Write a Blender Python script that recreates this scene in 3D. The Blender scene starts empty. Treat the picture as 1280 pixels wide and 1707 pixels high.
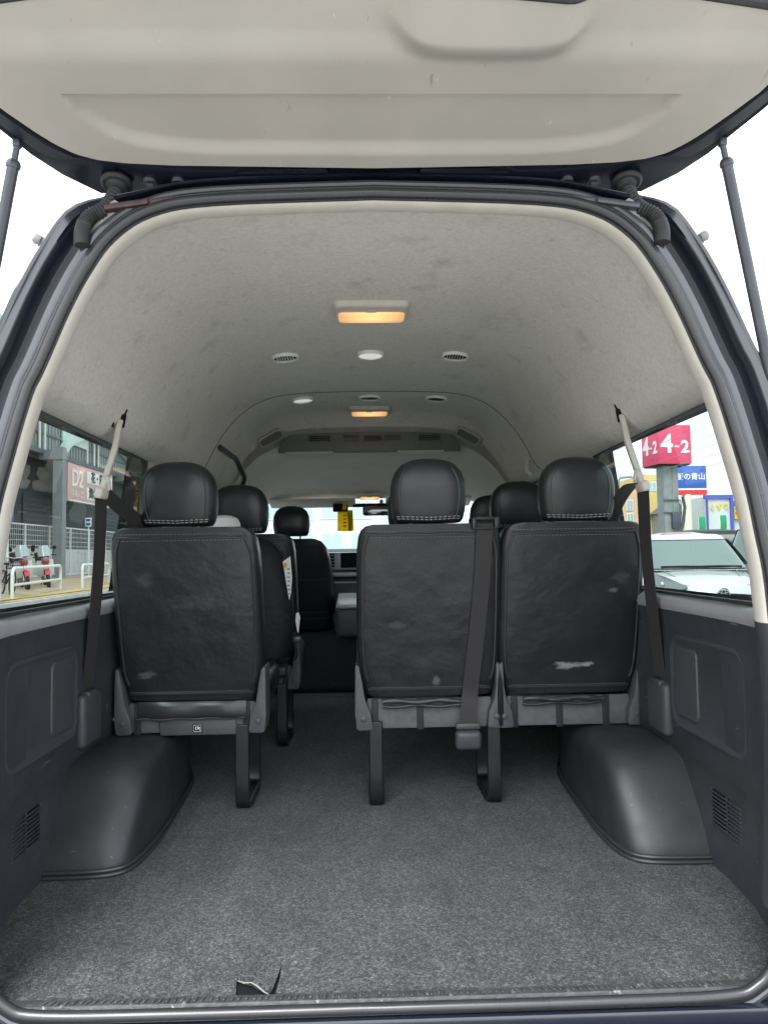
import bpy, bmesh, math, random
from math import radians as R, sin, cos, pi, atan2, sqrt
from mathutils import Vector as V, Matrix, noise as mnoise

S = bpy.context.scene
COL = S.collection
random.seed(7)

# ------------------------------------------------------------------ camera
cam_d = bpy.data.cameras.new("camera")
cam = bpy.data.objects.new("camera", cam_d)
COL.objects.link(cam)
cam_d.sensor_fit = 'VERTICAL'
cam_d.sensor_height = 36.0
cam_d.lens = 36.0 * 1230.0 / 1707.0
cam_d.clip_start, cam_d.clip_end = 0.02, 2000
_r = V((0.99961141, -0.02337114, -0.01519299))
_u = V((0.01380532, -0.0584321, 0.99819592))
_f = V((0.02421674, 0.99801777, 0.05808675))
m = Matrix.Identity(4)
for i in range(3):
    m[i][0], m[i][1], m[i][2] = _r[i], _u[i], -_f[i]
m.translation = V((-.024, 0, .80))
cam.matrix_world = m
S.camera = cam

# ------------------------------------------------------------------ light
SUN_EL, SUN_AZ = 52.0, 200.0     # high soft sun behind thin cloud, from behind the camera
w = bpy.data.worlds.new("World"); S.world = w; w.use_nodes = True
nt = w.node_tree
bg = nt.nodes['Background']
sky = nt.nodes.new('ShaderNodeTexSky'); sky.sky_type = 'NISHITA'
sky.sun_disc = False
sky.sun_elevation = R(SUN_EL); sky.sun_rotation = R(SUN_AZ)
sky.air_density = 1.0; sky.dust_density = 4.0; sky.ozone_density = 1.0
hs = nt.nodes.new('ShaderNodeHueSaturation'); hs.inputs['Saturation'].default_value = .16
nt.links.new(sky.outputs[0], hs.inputs['Color'])
mxw = nt.nodes.new('ShaderNodeMix'); mxw.data_type = 'RGBA'; mxw.inputs[0].default_value = .75
mxw.inputs[7].default_value = (10.5, 11.0, 11.6, 1)       # even cloud layer
nt.links.new(hs.outputs[0], mxw.inputs[6])
nt.links.new(mxw.outputs[2], bg.inputs['Color'])
bg.inputs['Strength'].default_value = .07
sd = bpy.data.lights.new("sun", 'SUN'); sd.energy = 1.5; sd.angle = R(35); sd.color = (1, .97, .92)
so = bpy.data.objects.new("sun", sd); COL.objects.link(so)
az, el = R(SUN_AZ), R(SUN_EL)
sv = V((sin(az) * cos(el), cos(az) * cos(el), sin(el)))
so.rotation_euler = (-sv).to_track_quat('-Z', 'Y').to_euler()
so.location = (0, -5, 20)

S.view_settings.view_transform = 'Standard'
S.view_settings.look = 'None'
S.view_settings.exposure = 2.25
S.view_settings.gamma = 1.0
S.cycles.max_bounces = 14
S.cycles.diffuse_bounces = 7
S.cycles.glossy_bounces = 5
S.cycles.transparent_max_bounces = 16
S.cycles.caustics_reflective = False
S.cycles.caustics_refractive = False
S.cycles.sample_clamp_indirect = 6

# ------------------------------------------------------------------ materials
def _n(t, kind, **kw):
    n = t.nodes.new('ShaderNode' + kind)
    for k, v in kw.items():
        setattr(n, k, v)
    return n

def mat(name, col, rough=.5, metal=0., spec=.5, vary=None, bump=None, coat=0., emit=None, rvary=None, sheen=0.,
        marks=None, coord='Object'):
    """vary=(scale,amount)  bump=(scale,strength,distance)  marks=list of (scale3, lo, hi, colour, amount)"""
    mt = bpy.data.materials.new(name); mt.use_nodes = True
    t = mt.node_tree; b = t.nodes['Principled BSDF']; L = t.links.new
    b.inputs['Roughness'].default_value = rough
    b.inputs['Metallic'].default_value = metal
    b.inputs['Specular IOR Level'].default_value = spec
    b.inputs['Base Color'].default_value = (*col, 1)
    b.inputs['Coat Weight'].default_value = coat
    b.inputs['Coat Roughness'].default_value = .06
    if sheen:
        b.inputs['Sheen Weight'].default_value = sheen
    tc = _n(t, 'TexCoord')
    out = None
    if vary:
        nz = _n(t, 'TexNoise'); nz.inputs['Scale'].default_value = vary[0]; nz.inputs['Detail'].default_value = 5
        L(tc.outputs[coord], nz.inputs['Vector'])
        mr = _n(t, 'MapRange'); mr.inputs[1].default_value = .3; mr.inputs[2].default_value = .7
        mr.inputs[3].default_value = 1 - vary[1]; mr.inputs[4].default_value = 1 + vary[1]
        L(nz.outputs['Fac'], mr.inputs[0])
        mx = _n(t, 'Mix', data_type='RGBA', blend_type='MULTIPLY'); mx.inputs[0].default_value = 1
        mx.inputs[6].default_value = (*col, 1)
        L(mr.outputs[0], mx.inputs[7]); out = mx.outputs[2]
    for mk in (marks or []):
        sc, lo, hi, mc, am = mk
        mp = _n(t, 'Mapping'); mp.inputs['Scale'].default_value = sc
        mp.inputs['Rotation'].default_value = (.4 * len(t.nodes) % 1.3, .3, .17 * len(t.nodes))
        L(tc.outputs[coord], mp.inputs['Vector'])
        nz = _n(t, 'TexNoise'); nz.inputs['Scale'].default_value = 1; nz.inputs['Detail'].default_value = 6
        nz.inputs['Roughness'].default_value = .62
        L(mp.outputs[0], nz.inputs['Vector'])
        mr = _n(t, 'MapRange'); mr.inputs[1].default_value = lo; mr.inputs[2].default_value = hi
        mr.inputs[3].default_value = 0; mr.inputs[4].default_value = am; mr.clamp = True
        L(nz.outputs['Fac'], mr.inputs[0])
        mx = _n(t, 'Mix', data_type='RGBA'); L(mr.outputs[0], mx.inputs[0])
        if out is None:
            mx.inputs[6].default_value = (*col, 1)
        else:
            L(out, mx.inputs[6])
        mx.inputs[7].default_value = (*mc, 1); out = mx.outputs[2]
    if out is not None:
        L(out, b.inputs['Base Color'])
    if rvary:
        nz = _n(t, 'TexNoise'); nz.inputs['Scale'].default_value = rvary[0]; nz.inputs['Detail'].default_value = 4
        L(tc.outputs[coord], nz.inputs['Vector'])
        mr = _n(t, 'MapRange'); mr.inputs[1].default_value = .3; mr.inputs[2].default_value = .7
        mr.inputs[3].default_value = rough - rvary[1]; mr.inputs[4].default_value = rough + rvary[1]
        L(nz.outputs['Fac'], mr.inputs[0]); L(mr.outputs[0], b.inputs['Roughness'])
    if bump:
        prev = None
        for bs in (bump if isinstance(bump, list) else [bump]):
            nz = _n(t, 'TexNoise'); nz.inputs['Scale'].default_value = bs[0]; nz.inputs['Detail'].default_value = 4
            L(tc.outputs[coord], nz.inputs['Vector'])
            bp = _n(t, 'Bump'); bp.inputs['Strength'].default_value = bs[1]; bp.inputs['Distance'].default_value = bs[2]
            L(nz.outputs['Fac'], bp.inputs['Height'])
            if prev:
                L(prev.outputs[0], bp.inputs['Normal'])
            prev = bp
        L(prev.outputs[0], b.inputs['Normal'])
    if emit:
        b.inputs['Emission Color'].default_value = (*emit[0], 1)
        b.inputs['Emission Strength'].default_value = emit[1]
    return mt

def glass_mat(name, tint, refl=1.0, rough=0.0):
    mt = bpy.data.materials.new(name); mt.use_nodes = True
    t = mt.node_tree; L = t.links.new
    t.nodes.remove(t.nodes['Principled BSDF'])
    o = t.nodes['Material Output']
    tr = _n(t, 'BsdfTransparent'); tr.inputs[0].default_value = (*tint, 1)
    gl = _n(t, 'BsdfGlossy'); gl.inputs['Roughness'].default_value = rough
    gl.inputs['Color'].default_value = (refl, refl, refl, 1)
    lw = _n(t, 'LayerWeight'); lw.inputs[0].default_value = .5
    pw = _n(t, 'Math', operation='POWER'); pw.inputs[1].default_value = 4.5
    fr = _n(t, 'Math', operation='MULTIPLY_ADD'); fr.inputs[1].default_value = .9; fr.inputs[2].default_value = .045
    L(lw.outputs['Facing'], pw.inputs[0]); L(pw.outputs[0], fr.inputs[0])
    mx = _n(t, 'MixShader')
    L(fr.outputs[0], mx.inputs[0]); L(tr.outputs[0], mx.inputs[1]); L(gl.outputs[0], mx.inputs[2])
    L(mx.outputs[0], o.inputs['Surface'])
    return mt

def carpet_mat():
    mt = bpy.data.materials.new("speckled_carpet"); mt.use_nodes = True
    t = mt.node_tree; b = t.nodes['Principled BSDF']; L = t.links.new
    b.inputs['Roughness'].default_value = .95; b.inputs['Specular IOR Level'].default_value = .15
    b.inputs['Sheen Weight'].default_value = .12
    tc = _n(t, 'TexCoord')
    va = _n(t, 'TexVoronoi'); va.inputs['Scale'].default_value = 400
    vb = _n(t, 'TexVoronoi'); vb.inputs['Scale'].default_value = 210
    dn = _n(t, 'TexNoise'); dn.inputs['Scale'].default_value = 240
    dm = _n(t, 'Mix', data_type='VECTOR'); dm.inputs[0].default_value = .012
    L(tc.outputs['Object'], dn.inputs['Vector']); L(tc.outputs['Object'], dm.inputs[4]); L(dn.outputs['Color'], dm.inputs[5])
    L(dm.outputs[1], va.inputs['Vector']); L(dm.outputs[1], vb.inputs['Vector'])
    sa = _n(t, 'SeparateColor'); L(va.outputs['Color'], sa.inputs[0])
    sb = _n(t, 'SeparateColor'); L(vb.outputs['Color'], sb.inputs[0])
    v1 = _n(t, 'Mix', data_type='FLOAT'); v1.inputs[0].default_value = .36
    L(sa.outputs[0], v1.inputs[2]); L(sb.outputs[0], v1.inputs[3])
    r1 = _n(t, 'ValToRGB'); e = r1.color_ramp.elements
    e[0].position = .08; e[0].color = (.008, .0084, .0095, 1); e[1].position = .95; e[1].color = (.140, .143, .152, 1)
    x = e.new(.55); x.color = (.036, .037, .0405, 1)
    L(v1.outputs[0], r1.inputs[0])
    v2 = _n(t, 'TexNoise'); v2.inputs['Scale'].default_value = 9; v2.inputs['Detail'].default_value = 5
    L(tc.outputs['Object'], v2.inputs['Vector'])
    mr = _n(t, 'MapRange'); mr.inputs[1].default_value = .3; mr.inputs[2].default_value = .7
    mr.inputs[3].default_value = .8; mr.inputs[4].default_value = 1.2
    L(v2.outputs['Fac'], mr.inputs[0])
    sm = _n(t, 'Mapping'); sm.inputs['Scale'].default_value = (26, 5, 1); sm.inputs['Rotation'].default_value = (0, 0, .12)
    L(tc.outputs['Object'], sm.inputs[0])
    v4 = _n(t, 'TexNoise'); v4.inputs['Scale'].default_value = 1; v4.inputs['Detail'].default_value = 4
    L(sm.outputs[0], v4.inputs['Vector'])
    m4 = _n(t, 'MapRange'); m4.inputs[1].default_value = .3; m4.inputs[2].default_value = .7
    m4.inputs[3].default_value = .84; m4.inputs[4].default_value = 1.18
    L(v4.outputs['Fac'], m4.inputs[0])
    mm = _n(t, 'Math', operation='MULTIPLY'); L(mr.outputs[0], mm.inputs[0]); L(m4.outputs[0], mm.inputs[1])
    mx = _n(t, 'Mix', data_type='RGBA', blend_type='MULTIPLY'); mx.inputs[0].default_value = 1
    L(r1.outputs[0], mx.inputs[6]); L(mm.outputs[0], mx.inputs[7])
    # bits of lint
    v3 = _n(t, 'TexVoronoi'); v3.inputs['Scale'].default_value = 38
    L(tc.outputs['Object'], v3.inputs['Vector'])
    lt = _n(t, 'MapRange'); lt.inputs[1].default_value = .055; lt.inputs[2].default_value = .035
    lt.inputs[3].default_value = 0; lt.inputs[4].default_value = .8
    L(v3.outputs['Distance'], lt.inputs[0])
    wn = _n(t, 'TexWhiteNoise', noise_dimensions='3D'); L(v3.outputs['Position'], wn.inputs['Vector'])
    gt = _n(t, 'Math', operation='GREATER_THAN'); gt.inputs[1].default_value = .965
    L(wn.outputs['Value'], gt.inputs[0])
    ml = _n(t, 'Math', operation='MULTIPLY'); L(lt.outputs[0], ml.inputs[0]); L(gt.outputs[0], ml.inputs[1])
    m2 = _n(t, 'Mix', data_type='RGBA'); L(ml.outputs[0], m2.inputs[0]); L(mx.outputs[2], m2.inputs[6])
    m2.inputs[7].default_value = (.55, .54, .5, 1)
    L(m2.outputs[2], b.inputs['Base Color'])
    bp = _n(t, 'Bump'); bp.inputs['Strength'].default_value = .35; bp.inputs['Distance'].default_value = .002
    L(v1.outputs[0], bp.inputs['Height']); L(bp.outputs[0], b.inputs['Normal'])
    return mt

WHITEISH = (.5, .5, .5)
M = dict(
    carpet=carpet_mat(),
    headliner=mat("headliner_fabric", (.69, .67, .625), .95, spec=.1, vary=(95, .09), bump=[(420, .6, .003), (60, .25, .003)], sheen=.1,
                  marks=[((9, 7, 9), .57, .76, (.34, .325, .295), .5), ((70, 30, 60), .70, .76, (.12, .11, .10), .75),
                         ((2.5, 2, 2.5), .5, .75, (.50, .48, .44), .35), ((28, 22, 28), .60, .70, (.40, .385, .35), .35)]),
    pillar=mat("cream_pillar_plastic", (.58, .555, .50), .55, spec=.4, vary=(30, .05), bump=(420, .15, .001)),
    frontliner=mat("front_headliner_fabric", (.76, .745, .70), .95, spec=.1, vary=(10, .04), bump=(400, .3, .002)),
    trim=mat("charcoal_trim_plastic", (.042, .0455, .054), .52, spec=.42, vary=(20, .09), bump=[(900, .2, .0006)], rvary=(11, .07),
             marks=[((60, 9, 60), .67, .71, (.22, .23, .25), .6), ((16, 40, 20), .70, .73, (.34, .35, .37), .8),
                    ((5, 5, 5), .55, .75, (.075, .078, .085), .5)]),
    recess=mat('recessed_trim_plastic', (.050, .0535, .062), .46, spec=.45, vary=(22, .08), bump=(900, .2, .0006), marks=[((60, 9, 60), .66, .70, (.20, .21, .22), .6), ((12, 30, 20), .69, .72, (.28, .29, .30), .7)]),
    trim2=mat("smooth_grey_plastic", (.060, .063, .070), .45, spec=.45, vary=(25, .06), bump=(700, .15, .0006)),
    arch=mat("black_vinyl_cover", (.028, .030, .034), .48, spec=.5, vary=(12, .12), bump=[(650, .25, .0007), (18, .12, .004)], rvary=(9, .08),
             marks=[((170, 9, 120), .675, .72, (.22, .22, .22), .6), ((14, 110, 50), .69, .73, (.24, .24, .24), .6), ((6, 6, 6), .5, .75, (.045, .046, .048), .6)]),
    leather=mat("black_seat_leather", (.0165, .0175, .020), .36, spec=.5, vary=(9, .12), bump=[(800, .35, .0005), (9, .5, .014), (26, .25, .004)], rvary=(6, .08),
                marks=[((16, 16, 40), .68, .80, (.16, .16, .155), .3), ((5, 5, 5), .55, .8, (.034, .034, .035), .5)]),
    leather_head=mat("black_headrest_leather", (.014, .0148, .017), .36, spec=.5, vary=(9, .08), bump=[(800, .3, .0005), (13, .3, .008)], rvary=(6, .05)),
    leather_side=mat("black_bolster_leather", (.012, .0128, .015), .36, spec=.45, bump=[(800, .3, .0005), (16, .4, .006)]),
    sill=mat('sill_sheen_grey_plastic', (.34, .345, .36), .32, spec=.5, vary=(20, .06), bump=(500, .1, .0006)),  # pale base paints window light on the dark trim's top; buffers share it
    stitch=mat("grey_stitching", (.13, .13, .13), .7),
    piping=mat("black_piping", (.035, .036, .04), .35),
    bracket=mat("grey_hinge_plastic", (.075, .078, .084), .5, spec=.4, vary=(30, .06), bump=(600, .15, .0006)),
    leg=mat("black_painted_steel", (.012, .0125, .014), .34, spec=.5, vary=(25, .15), rvary=(20, .07)),
    cloth=mat("grey_felt", (.125, .127, .13), .95, spec=.1, vary=(40, .18), bump=(500, .4, .002)),
    strap=mat("black_strap", (.02, .021, .023), .75),
    webbing=mat("seat_belt_webbing", (.034, .031, .0325), .62, spec=.35, vary=(200, .1), bump=(900, .3, .0006)),
    rubber=mat("black_rubber_seal", (.022, .0235, .027), .30, spec=.6, vary=(40, .1), rvary=(15, .06)),
    rubber2=mat("matt_black_rubber", (.028, .029, .031), .6, spec=.4, vary=(60, .2), bump=(120, .3, .002)),
    paint=mat("black_body_paint", (.010, .013, .022), .16, spec=.6, coat=.8, vary=(8, .1), bump=(35, .06, .004), rvary=(25, .05)),
    flange=mat("sky_sheen_black_paint", (.075, .078, .088), .22, metal=.5, spec=.6, coat=.3, vary=(30, .05), rvary=(20, .03)),  # lighter, part-metal base paints the sky's reflection onto the black flange
    lidpaint=mat("black_inner_paint", (.008, .011, .019), .3, spec=.5, coat=.4, rvary=(12, .08)),
    panel=mat("beige_tailgate_panel", (.365, .348, .318), .55, spec=.35, vary=(6, .05), bump=[(520, .2, .0008), (6, .1, .01)],
              marks=[((34, 12, 30), .68, .715, (.60, .585, .55), .55), ((70, 16, 40), .69, .72, (.2, .19, .17), .6),
                     ((3, 3, 3), .5, .75, (.32, .31, .28), .6)]),
    steel=mat("strut_grey_steel", (.07, .076, .09), .35, metal=.3, spec=.5, vary=(30, .1)),
    chrome=mat("zinc_plated_steel", (.55, .54, .52), .25, metal=1., vary=(60, .2)),
    rust=mat("brown_bracket_paint", (.055, .03, .03), .5, vary=(50, .3)),
    ring=mat("silver_ring_plastic", (.82, .82, .80), .35, spec=.5),
    dark=mat("matt_black", (.008, .0085, .01), .8, spec=.2),
    acgrey=mat("dark_grey_vent_plastic", (.15, .158, .153), .55, spec=.4, vary=(30, .05)),
    acbeige=mat("grey_beige_plastic", (.44, .425, .385), .55, spec=.4, vary=(20, .04)),
    lens=mat("lit_lamp_lens", (.5, .38, .22), .4, emit=((1, .56, .22), .17), vary=(30, .1)),
    lensdim=mat("clear_lamp_lens", (.85, .85, .82), .25, spec=.6, emit=((1, .98, .93), .10), vary=(80, .15)),
    glass=glass_mat("tinted_side_glass", (.45, .53, .525), .9),
    wind=glass_mat("windscreen_glass", (.72, .77, .765), .8),
    lidglass=glass_mat("tailgate_glass", (.62, .66, .66), .9),
    silver=mat("silver_dash_plastic", (.42, .43, .43), .4, metal=.3),
    dash=mat("grey_dash_plastic", (.10, .104, .11), .55, bump=(500, .2, .001)),
    mirror=mat("mirror_glass", (.16, .165, .17), .08, metal=.8),
    yellow=mat("yellow_paper", (.86, .70, .03), .7, vary=(60, .06)),
    paper=mat("white_paper", (.80, .79, .76), .7, vary=(40, .05)),
    red_ink=mat("red_ink", (.65, .08, .04), .7),
    whiteplastic=mat("white_plastic", (.78, .78, .77), .45),
    bag=mat("black_nylon", (.016, .017, .02), .6, spec=.3, bump=(30, .4, .01)),
)

def scuffed(src, name, spots):
    """leather with worn pale smears: spots = (centre, radii, colour, amount) in the seat's own metres"""
    mt = M[src].copy(); mt.name = name
    t = mt.node_tree; L = t.links.new; b = t.nodes['Principled BSDF']
    tc = [n for n in t.nodes if n.type == 'TEX_COORD'][0]
    nz = _n(t, 'TexNoise'); nz.inputs['Scale'].default_value = 34; nz.inputs['Detail'].default_value = 7
    nz.inputs['Roughness'].default_value = .7
    sp = _n(t, 'Mapping'); sp.inputs['Scale'].default_value = (.55, .55, 1.5)
    L(tc.outputs['Object'], sp.inputs[0]); L(sp.outputs[0], nz.inputs['Vector'])
    for c, r, col, am in spots:
        mp = _n(t, 'Mapping', vector_type='TEXTURE')
        mp.inputs['Location'].default_value = c; mp.inputs['Scale'].default_value = r
        L(tc.outputs['Object'], mp.inputs[0])
        g = _n(t, 'TexGradient', gradient_type='SPHERICAL'); L(mp.outputs[0], g.inputs[0])
        ad = _n(t, 'Math', operation='MULTIPLY_ADD'); ad.inputs[1].default_value = .45
        L(g.outputs['Fac'], ad.inputs[0]); L(nz.outputs['Fac'], ad.inputs[2])
        mr = _n(t, 'MapRange'); mr.inputs[1].default_value = .66; mr.inputs[2].default_value = .86
        mr.inputs[3].default_value = 0; mr.inputs[4].default_value = am
        L(ad.outputs[0], mr.inputs[0])
        gt = _n(t, 'MapRange'); gt.inputs[1].default_value = 0; gt.inputs[2].default_value = .15
        L(g.outputs['Fac'], gt.inputs[0])
        ml = _n(t, 'Math', operation='MULTIPLY'); L(mr.outputs[0], ml.inputs[0]); L(gt.outputs[0], ml.inputs[1])
        mx = _n(t, 'Mix', data_type='RGBA'); L(ml.outputs[0], mx.inputs[0])
        old = b.inputs['Base Color'].links[0].from_socket
        L(old, mx.inputs[6]); mx.inputs[7].default_value = (*col, 1)
        L(mx.outputs[2], b.inputs['Base Color'])
    M[name] = mt
scuffed('leather', 'scuffed_leather_aisle', [((.03, -.05, .66), (.13, .3, .05), (.06, .061, .062), .4), ((-.12, -.1, .73), (.04, .3, .05), (.07, .07, .07), .4), ((-.13, 0, .435), (.06, .3, .022), (.13, .13, .125), .7)])
scuffed('leather', 'scuffed_leather_window', [((-.005, 0, .44), (.085, .3, .020), (.26, .26, .25), 1.), ((.055, 0, .444), (.04, .3, .012), (.30, .30, .29), 1.), ((.13, -.1, .68), (.03, .3, .012), (.15, .15, .15), .7), ((.15, -.1, .72), (.05, .3, .04), (.06, .06, .06), .6)])
scuffed('leather', 'scuffed_leather_middle', [((.0, -.02, .47), (.16, .3, .07), (.042, .043, .044), .45), ((-.10, -.06, .58), (.05, .3, .02), (.065, .065, .065), .5), ((.02, 0, .40), (.02, .3, .03), (.13, .13, .125), .7)])
t_ = M['yellow'].node_tree; b_ = t_.nodes['Principled BSDF']
tl_ = t_.nodes.new('ShaderNodeBsdfTranslucent'); tl_.inputs[0].default_value = (.95, .78, .05, 1)
ms_ = t_.nodes.new('ShaderNodeMixShader'); ms_.inputs[0].default_value = .6
t_.links.new(b_.outputs[0], ms_.inputs[1]); t_.links.new(tl_.outputs[0], ms_.inputs[2])
t_.links.new(ms_.outputs[0], t_.nodes['Material Output'].inputs['Surface'])

t_ = M['lens'].node_tree; b_ = t_.nodes['Principled BSDF']
tc_ = t_.nodes.new('ShaderNodeTexCoord'); mp_ = t_.nodes.new('ShaderNodeMapping'); mp_.vector_type = 'TEXTURE'
mp_.inputs['Location'].default_value = (.5, .35, .5); mp_.inputs['Scale'].default_value = (.62, 1.1, 3)
gr_ = t_.nodes.new('ShaderNodeTexGradient'); gr_.gradient_type = 'SPHERICAL'
ma_ = t_.nodes.new('ShaderNodeMath'); ma_.operation = 'MULTIPLY_ADD'; ma_.inputs[1].default_value = .26; ma_.inputs[2].default_value = .075
t_.links.new(tc_.outputs['Generated'], mp_.inputs[0]); t_.links.new(mp_.outputs[0], gr_.inputs[0])
t_.links.new(gr_.outputs['Fac'], ma_.inputs[0]); t_.links.new(ma_.outputs[0], b_.inputs['Emission Strength'])

# ------------------------------------------------------------------ mesh helpers
class MB:
    """collects shapes for ONE mesh object"""
    def __init__(s):
        s.v, s.f = [], []
    def add(s, vs, fs):
        o = len(s.v)
        s.v += [V(p) for p in vs]
        s.f += [tuple(i + o for i in f) for f in fs]
        return s
    def _bm(s, bm, mx=None):
        bm.verts.index_update()
        vs = [(mx @ v.co) if mx else v.co.copy() for v in bm.verts]
        fs = [tuple(v.index for v in f.verts) for f in bm.faces]
        bm.free()
        return s.add(vs, fs)
    def box(s, c, size, rot=None, bevel=0., seg=2):
        bm = bmesh.new(); bmesh.ops.create_cube(bm, size=1)
        for v in bm.verts:
            v.co = V((v.co.x * size[0], v.co.y * size[1], v.co.z * size[2]))
        if bevel:
            bmesh.ops.bevel(bm, geom=bm.edges[:], offset=min(bevel, min(size) * .49), segments=seg, profile=.5, affect='EDGES')
        mx = Matrix.Translation(V(c)) @ (rot.to_4x4() if rot else Matrix.Identity(4))
        return s._bm(bm, mx)
    def tube(s, pts, r, seg=10, closed=False, caps=True):
        pts = [V(p) for p in pts]; n = len(pts)
        rr = r if isinstance(r, (list, tuple)) else [r] * n
        rings, up = [], None
        for i, p in enumerate(pts):
            a = pts[(i - 1) % n] if (closed or i > 0) else p
            b = pts[(i + 1) % n] if (closed or i < n - 1) else p
            t = (b - a).normalized()
            if up is None:
                up = t.orthogonal().normalized()
            up = (up - t * up.dot(t))
            up = up.normalized() if up.length > 1e-6 else t.orthogonal().normalized()
            sd_ = t.cross(up)
            rings.append([p + (up * cos(2 * pi * k / seg) + sd_ * sin(2 * pi * k / seg)) * rr[i] for k in range(seg)])
        return s.loft(rings, closed_v=closed, caps=caps and not closed)
    def loft(s, rings, closed_u=True, closed_v=False, caps=True):
        n, k = len(rings), len(rings[0])
        vs = [p for rg in rings for p in rg]; fs = []
        for i in range(n if closed_v else n - 1):
            j = (i + 1) % n
            for a in range(k if closed_u else k - 1):
                b = (a + 1) % k
                fs.append((i * k + a, i * k + b, j * k + b, j * k + a))
        if caps and closed_u:
            fs.append(tuple(range(k - 1, -1, -1))); fs.append(tuple((n - 1) * k + a for a in range(k)))
        return s.add(vs, fs)
    def grid(s, fn, nu, nv, keep=None):
        vs = [fn(i / nu, j / nv) for i in range(nu + 1) for j in range(nv + 1)]
        fs = []
        for i in range(nu):
            for j in range(nv):
                if keep is None or keep(i, j):
                    a = i * (nv + 1) + j
                    fs.append((a, a + nv + 1, a + nv + 2, a + 1))
        return s.add(vs, fs)
    def ribbon(s, pts, wdir, width, th):
        """flat strap along pts; wdir across (one or per point)"""
        pts = [V(p) for p in pts]; n = len(pts); rings = []
        for i, p in enumerate(pts):
            t = (pts[min(i + 1, n - 1)] - pts[max(i - 1, 0)]).normalized()
            wd = V(wdir[i] if isinstance(wdir, list) else wdir)
            wd = (wd - t * wd.dot(t)).normalized(); nn = t.cross(wd)
            ww = width[i] if isinstance(width, list) else width
            rings.append([p + wd * ww / 2 + nn * th / 2, p - wd * ww / 2 + nn * th / 2, p - wd * ww / 2 - nn * th / 2, p + wd * ww / 2 - nn * th / 2])
        return s.loft(rings)
    def prism(s, outline, axis, a0, a1, bevel=0.):
        """outline in the two other axes (order x,y,z without `axis`)"""
        def mk(p, a):
            return {'x': (a, p[0], p[1]), 'y': (p[0], a, p[1]), 'z': (p[0], p[1], a)}[axis]
        bm = bmesh.new()
        lo = [bm.verts.new(mk(p, a0)) for p in outline]; hi = [bm.verts.new(mk(p, a1)) for p in outline]
        bm.faces.new(lo); bm.faces.new(hi)
        k = len(outline)
        for i in range(k):
            bm.faces.new((lo[i], lo[(i + 1) % k], hi[(i + 1) % k], hi[i]))
        bmesh.ops.recalc_face_normals(bm, faces=bm.faces[:])
        if bevel:
            bmesh.ops.bevel(bm, geom=bm.edges[:], offset=bevel, segments=2, profile=.5, affect='EDGES', clamp_overlap=True)
        return s._bm(bm)
    def lathe(s, prof, c, axis=(0, 0, 1), seg=24, sx=1., sy=1.):
        ax = V(axis).normalized(); u = ax.orthogonal().normalized(); v = ax.cross(u)
        rings = [[V(c) + ax * h + (u * cos(2 * pi * k / seg) * sx + v * sin(2 * pi * k / seg) * sy) * r for k in range(seg)] for r, h in prof]
        return s.loft(rings)
    def disc(s, c, r, h, axis=(0, 0, 1), seg=20):
        return s.lathe([(r, -h / 2), (r, h / 2)], c, axis, seg)

ROOT = {}      # object -> world origin its meshes are built about
def empty(name, loc, label=None, cat=None, group=None):
    o = bpy.data.objects.new(name, None); COL.objects.link(o)
    o.location = loc; o.empty_display_size = .1
    ROOT[o.name] = V(loc)
    if label:
        o['label'] = label; o['category'] = cat
    if group:
        o['group'] = group
    return o

def obj(name, mb, m, parent=None, smooth=35, label=None, cat=None, group=None, kind=None, origin=None):
    me = bpy.data.meshes.new(name)
    og = ROOT[parent.name] if parent else V(origin or (0, 0, 0))
    bm = bmesh.new()
    vs = [bm.verts.new(p - og) for p in mb.v]
    for f in mb.f:
        try:
            bm.faces.new([vs[i] for i in f])
        except ValueError:
            pass
    bmesh.ops.recalc_face_normals(bm, faces=bm.faces[:])
    bm.to_mesh(me); bm.free()
    me.materials.append(M[m] if isinstance(m, str) else m)
    o = bpy.data.objects.new(name, me); COL.objects.link(o)
    if smooth:
        me.shade_smooth()
        me.set_sharp_from_angle(angle=R(smooth))
    if parent:
        o.parent = parent; ROOT[o.name] = og
    else:
        o.location = og; ROOT[o.name] = og
    if label: o['label'] = label
    if cat: o['category'] = cat
    if group: o['group'] = group
    if kind: o['kind'] = kind
    return o

def copy_tree(o, parent=None):
    c = o.copy(); COL.objects.link(c); c.parent = parent
    ROOT[c.name] = ROOT[o.name]
    for ch in list(o.children):
        copy_tree(ch, c)
    return c

def text_mb(txt, size, mx, depth=.004, bold=0., sx=1.):
    cu = bpy.data.curves.new('lettering', 'FONT'); cu.body = txt; cu.size = size
    cu.align_x = 'CENTER'; cu.align_y = 'CENTER'; cu.extrude = depth; cu.offset = bold
    cu.resolution_u = 3
    to = bpy.data.objects.new('lettering', cu); COL.objects.link(to)
    bpy.context.view_layer.update()
    me = bpy.data.meshes.new_from_object(to.evaluated_get(bpy.context.evaluated_depsgraph_get()))
    mb = MB(); mb.add([mx @ V((v.co.x * sx, v.co.y, v.co.z)) for v in me.vertices], [tuple(p.vertices) for p in me.polygons])
    bpy.data.objects.remove(to); bpy.data.curves.remove(cu); bpy.data.meshes.remove(me)
    return mb

def frame(p, xdir, ydir):
    x = V(xdir).normalized(); y = V(ydir); y = (y - x * y.dot(x)).normalized(); z = x.cross(y)
    m = Matrix.Identity(4)
    for i in range(3):
        m[i][0], m[i][1], m[i][2] = x[i], y[i], z[i]
    m.translation = V(p); return m

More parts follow.
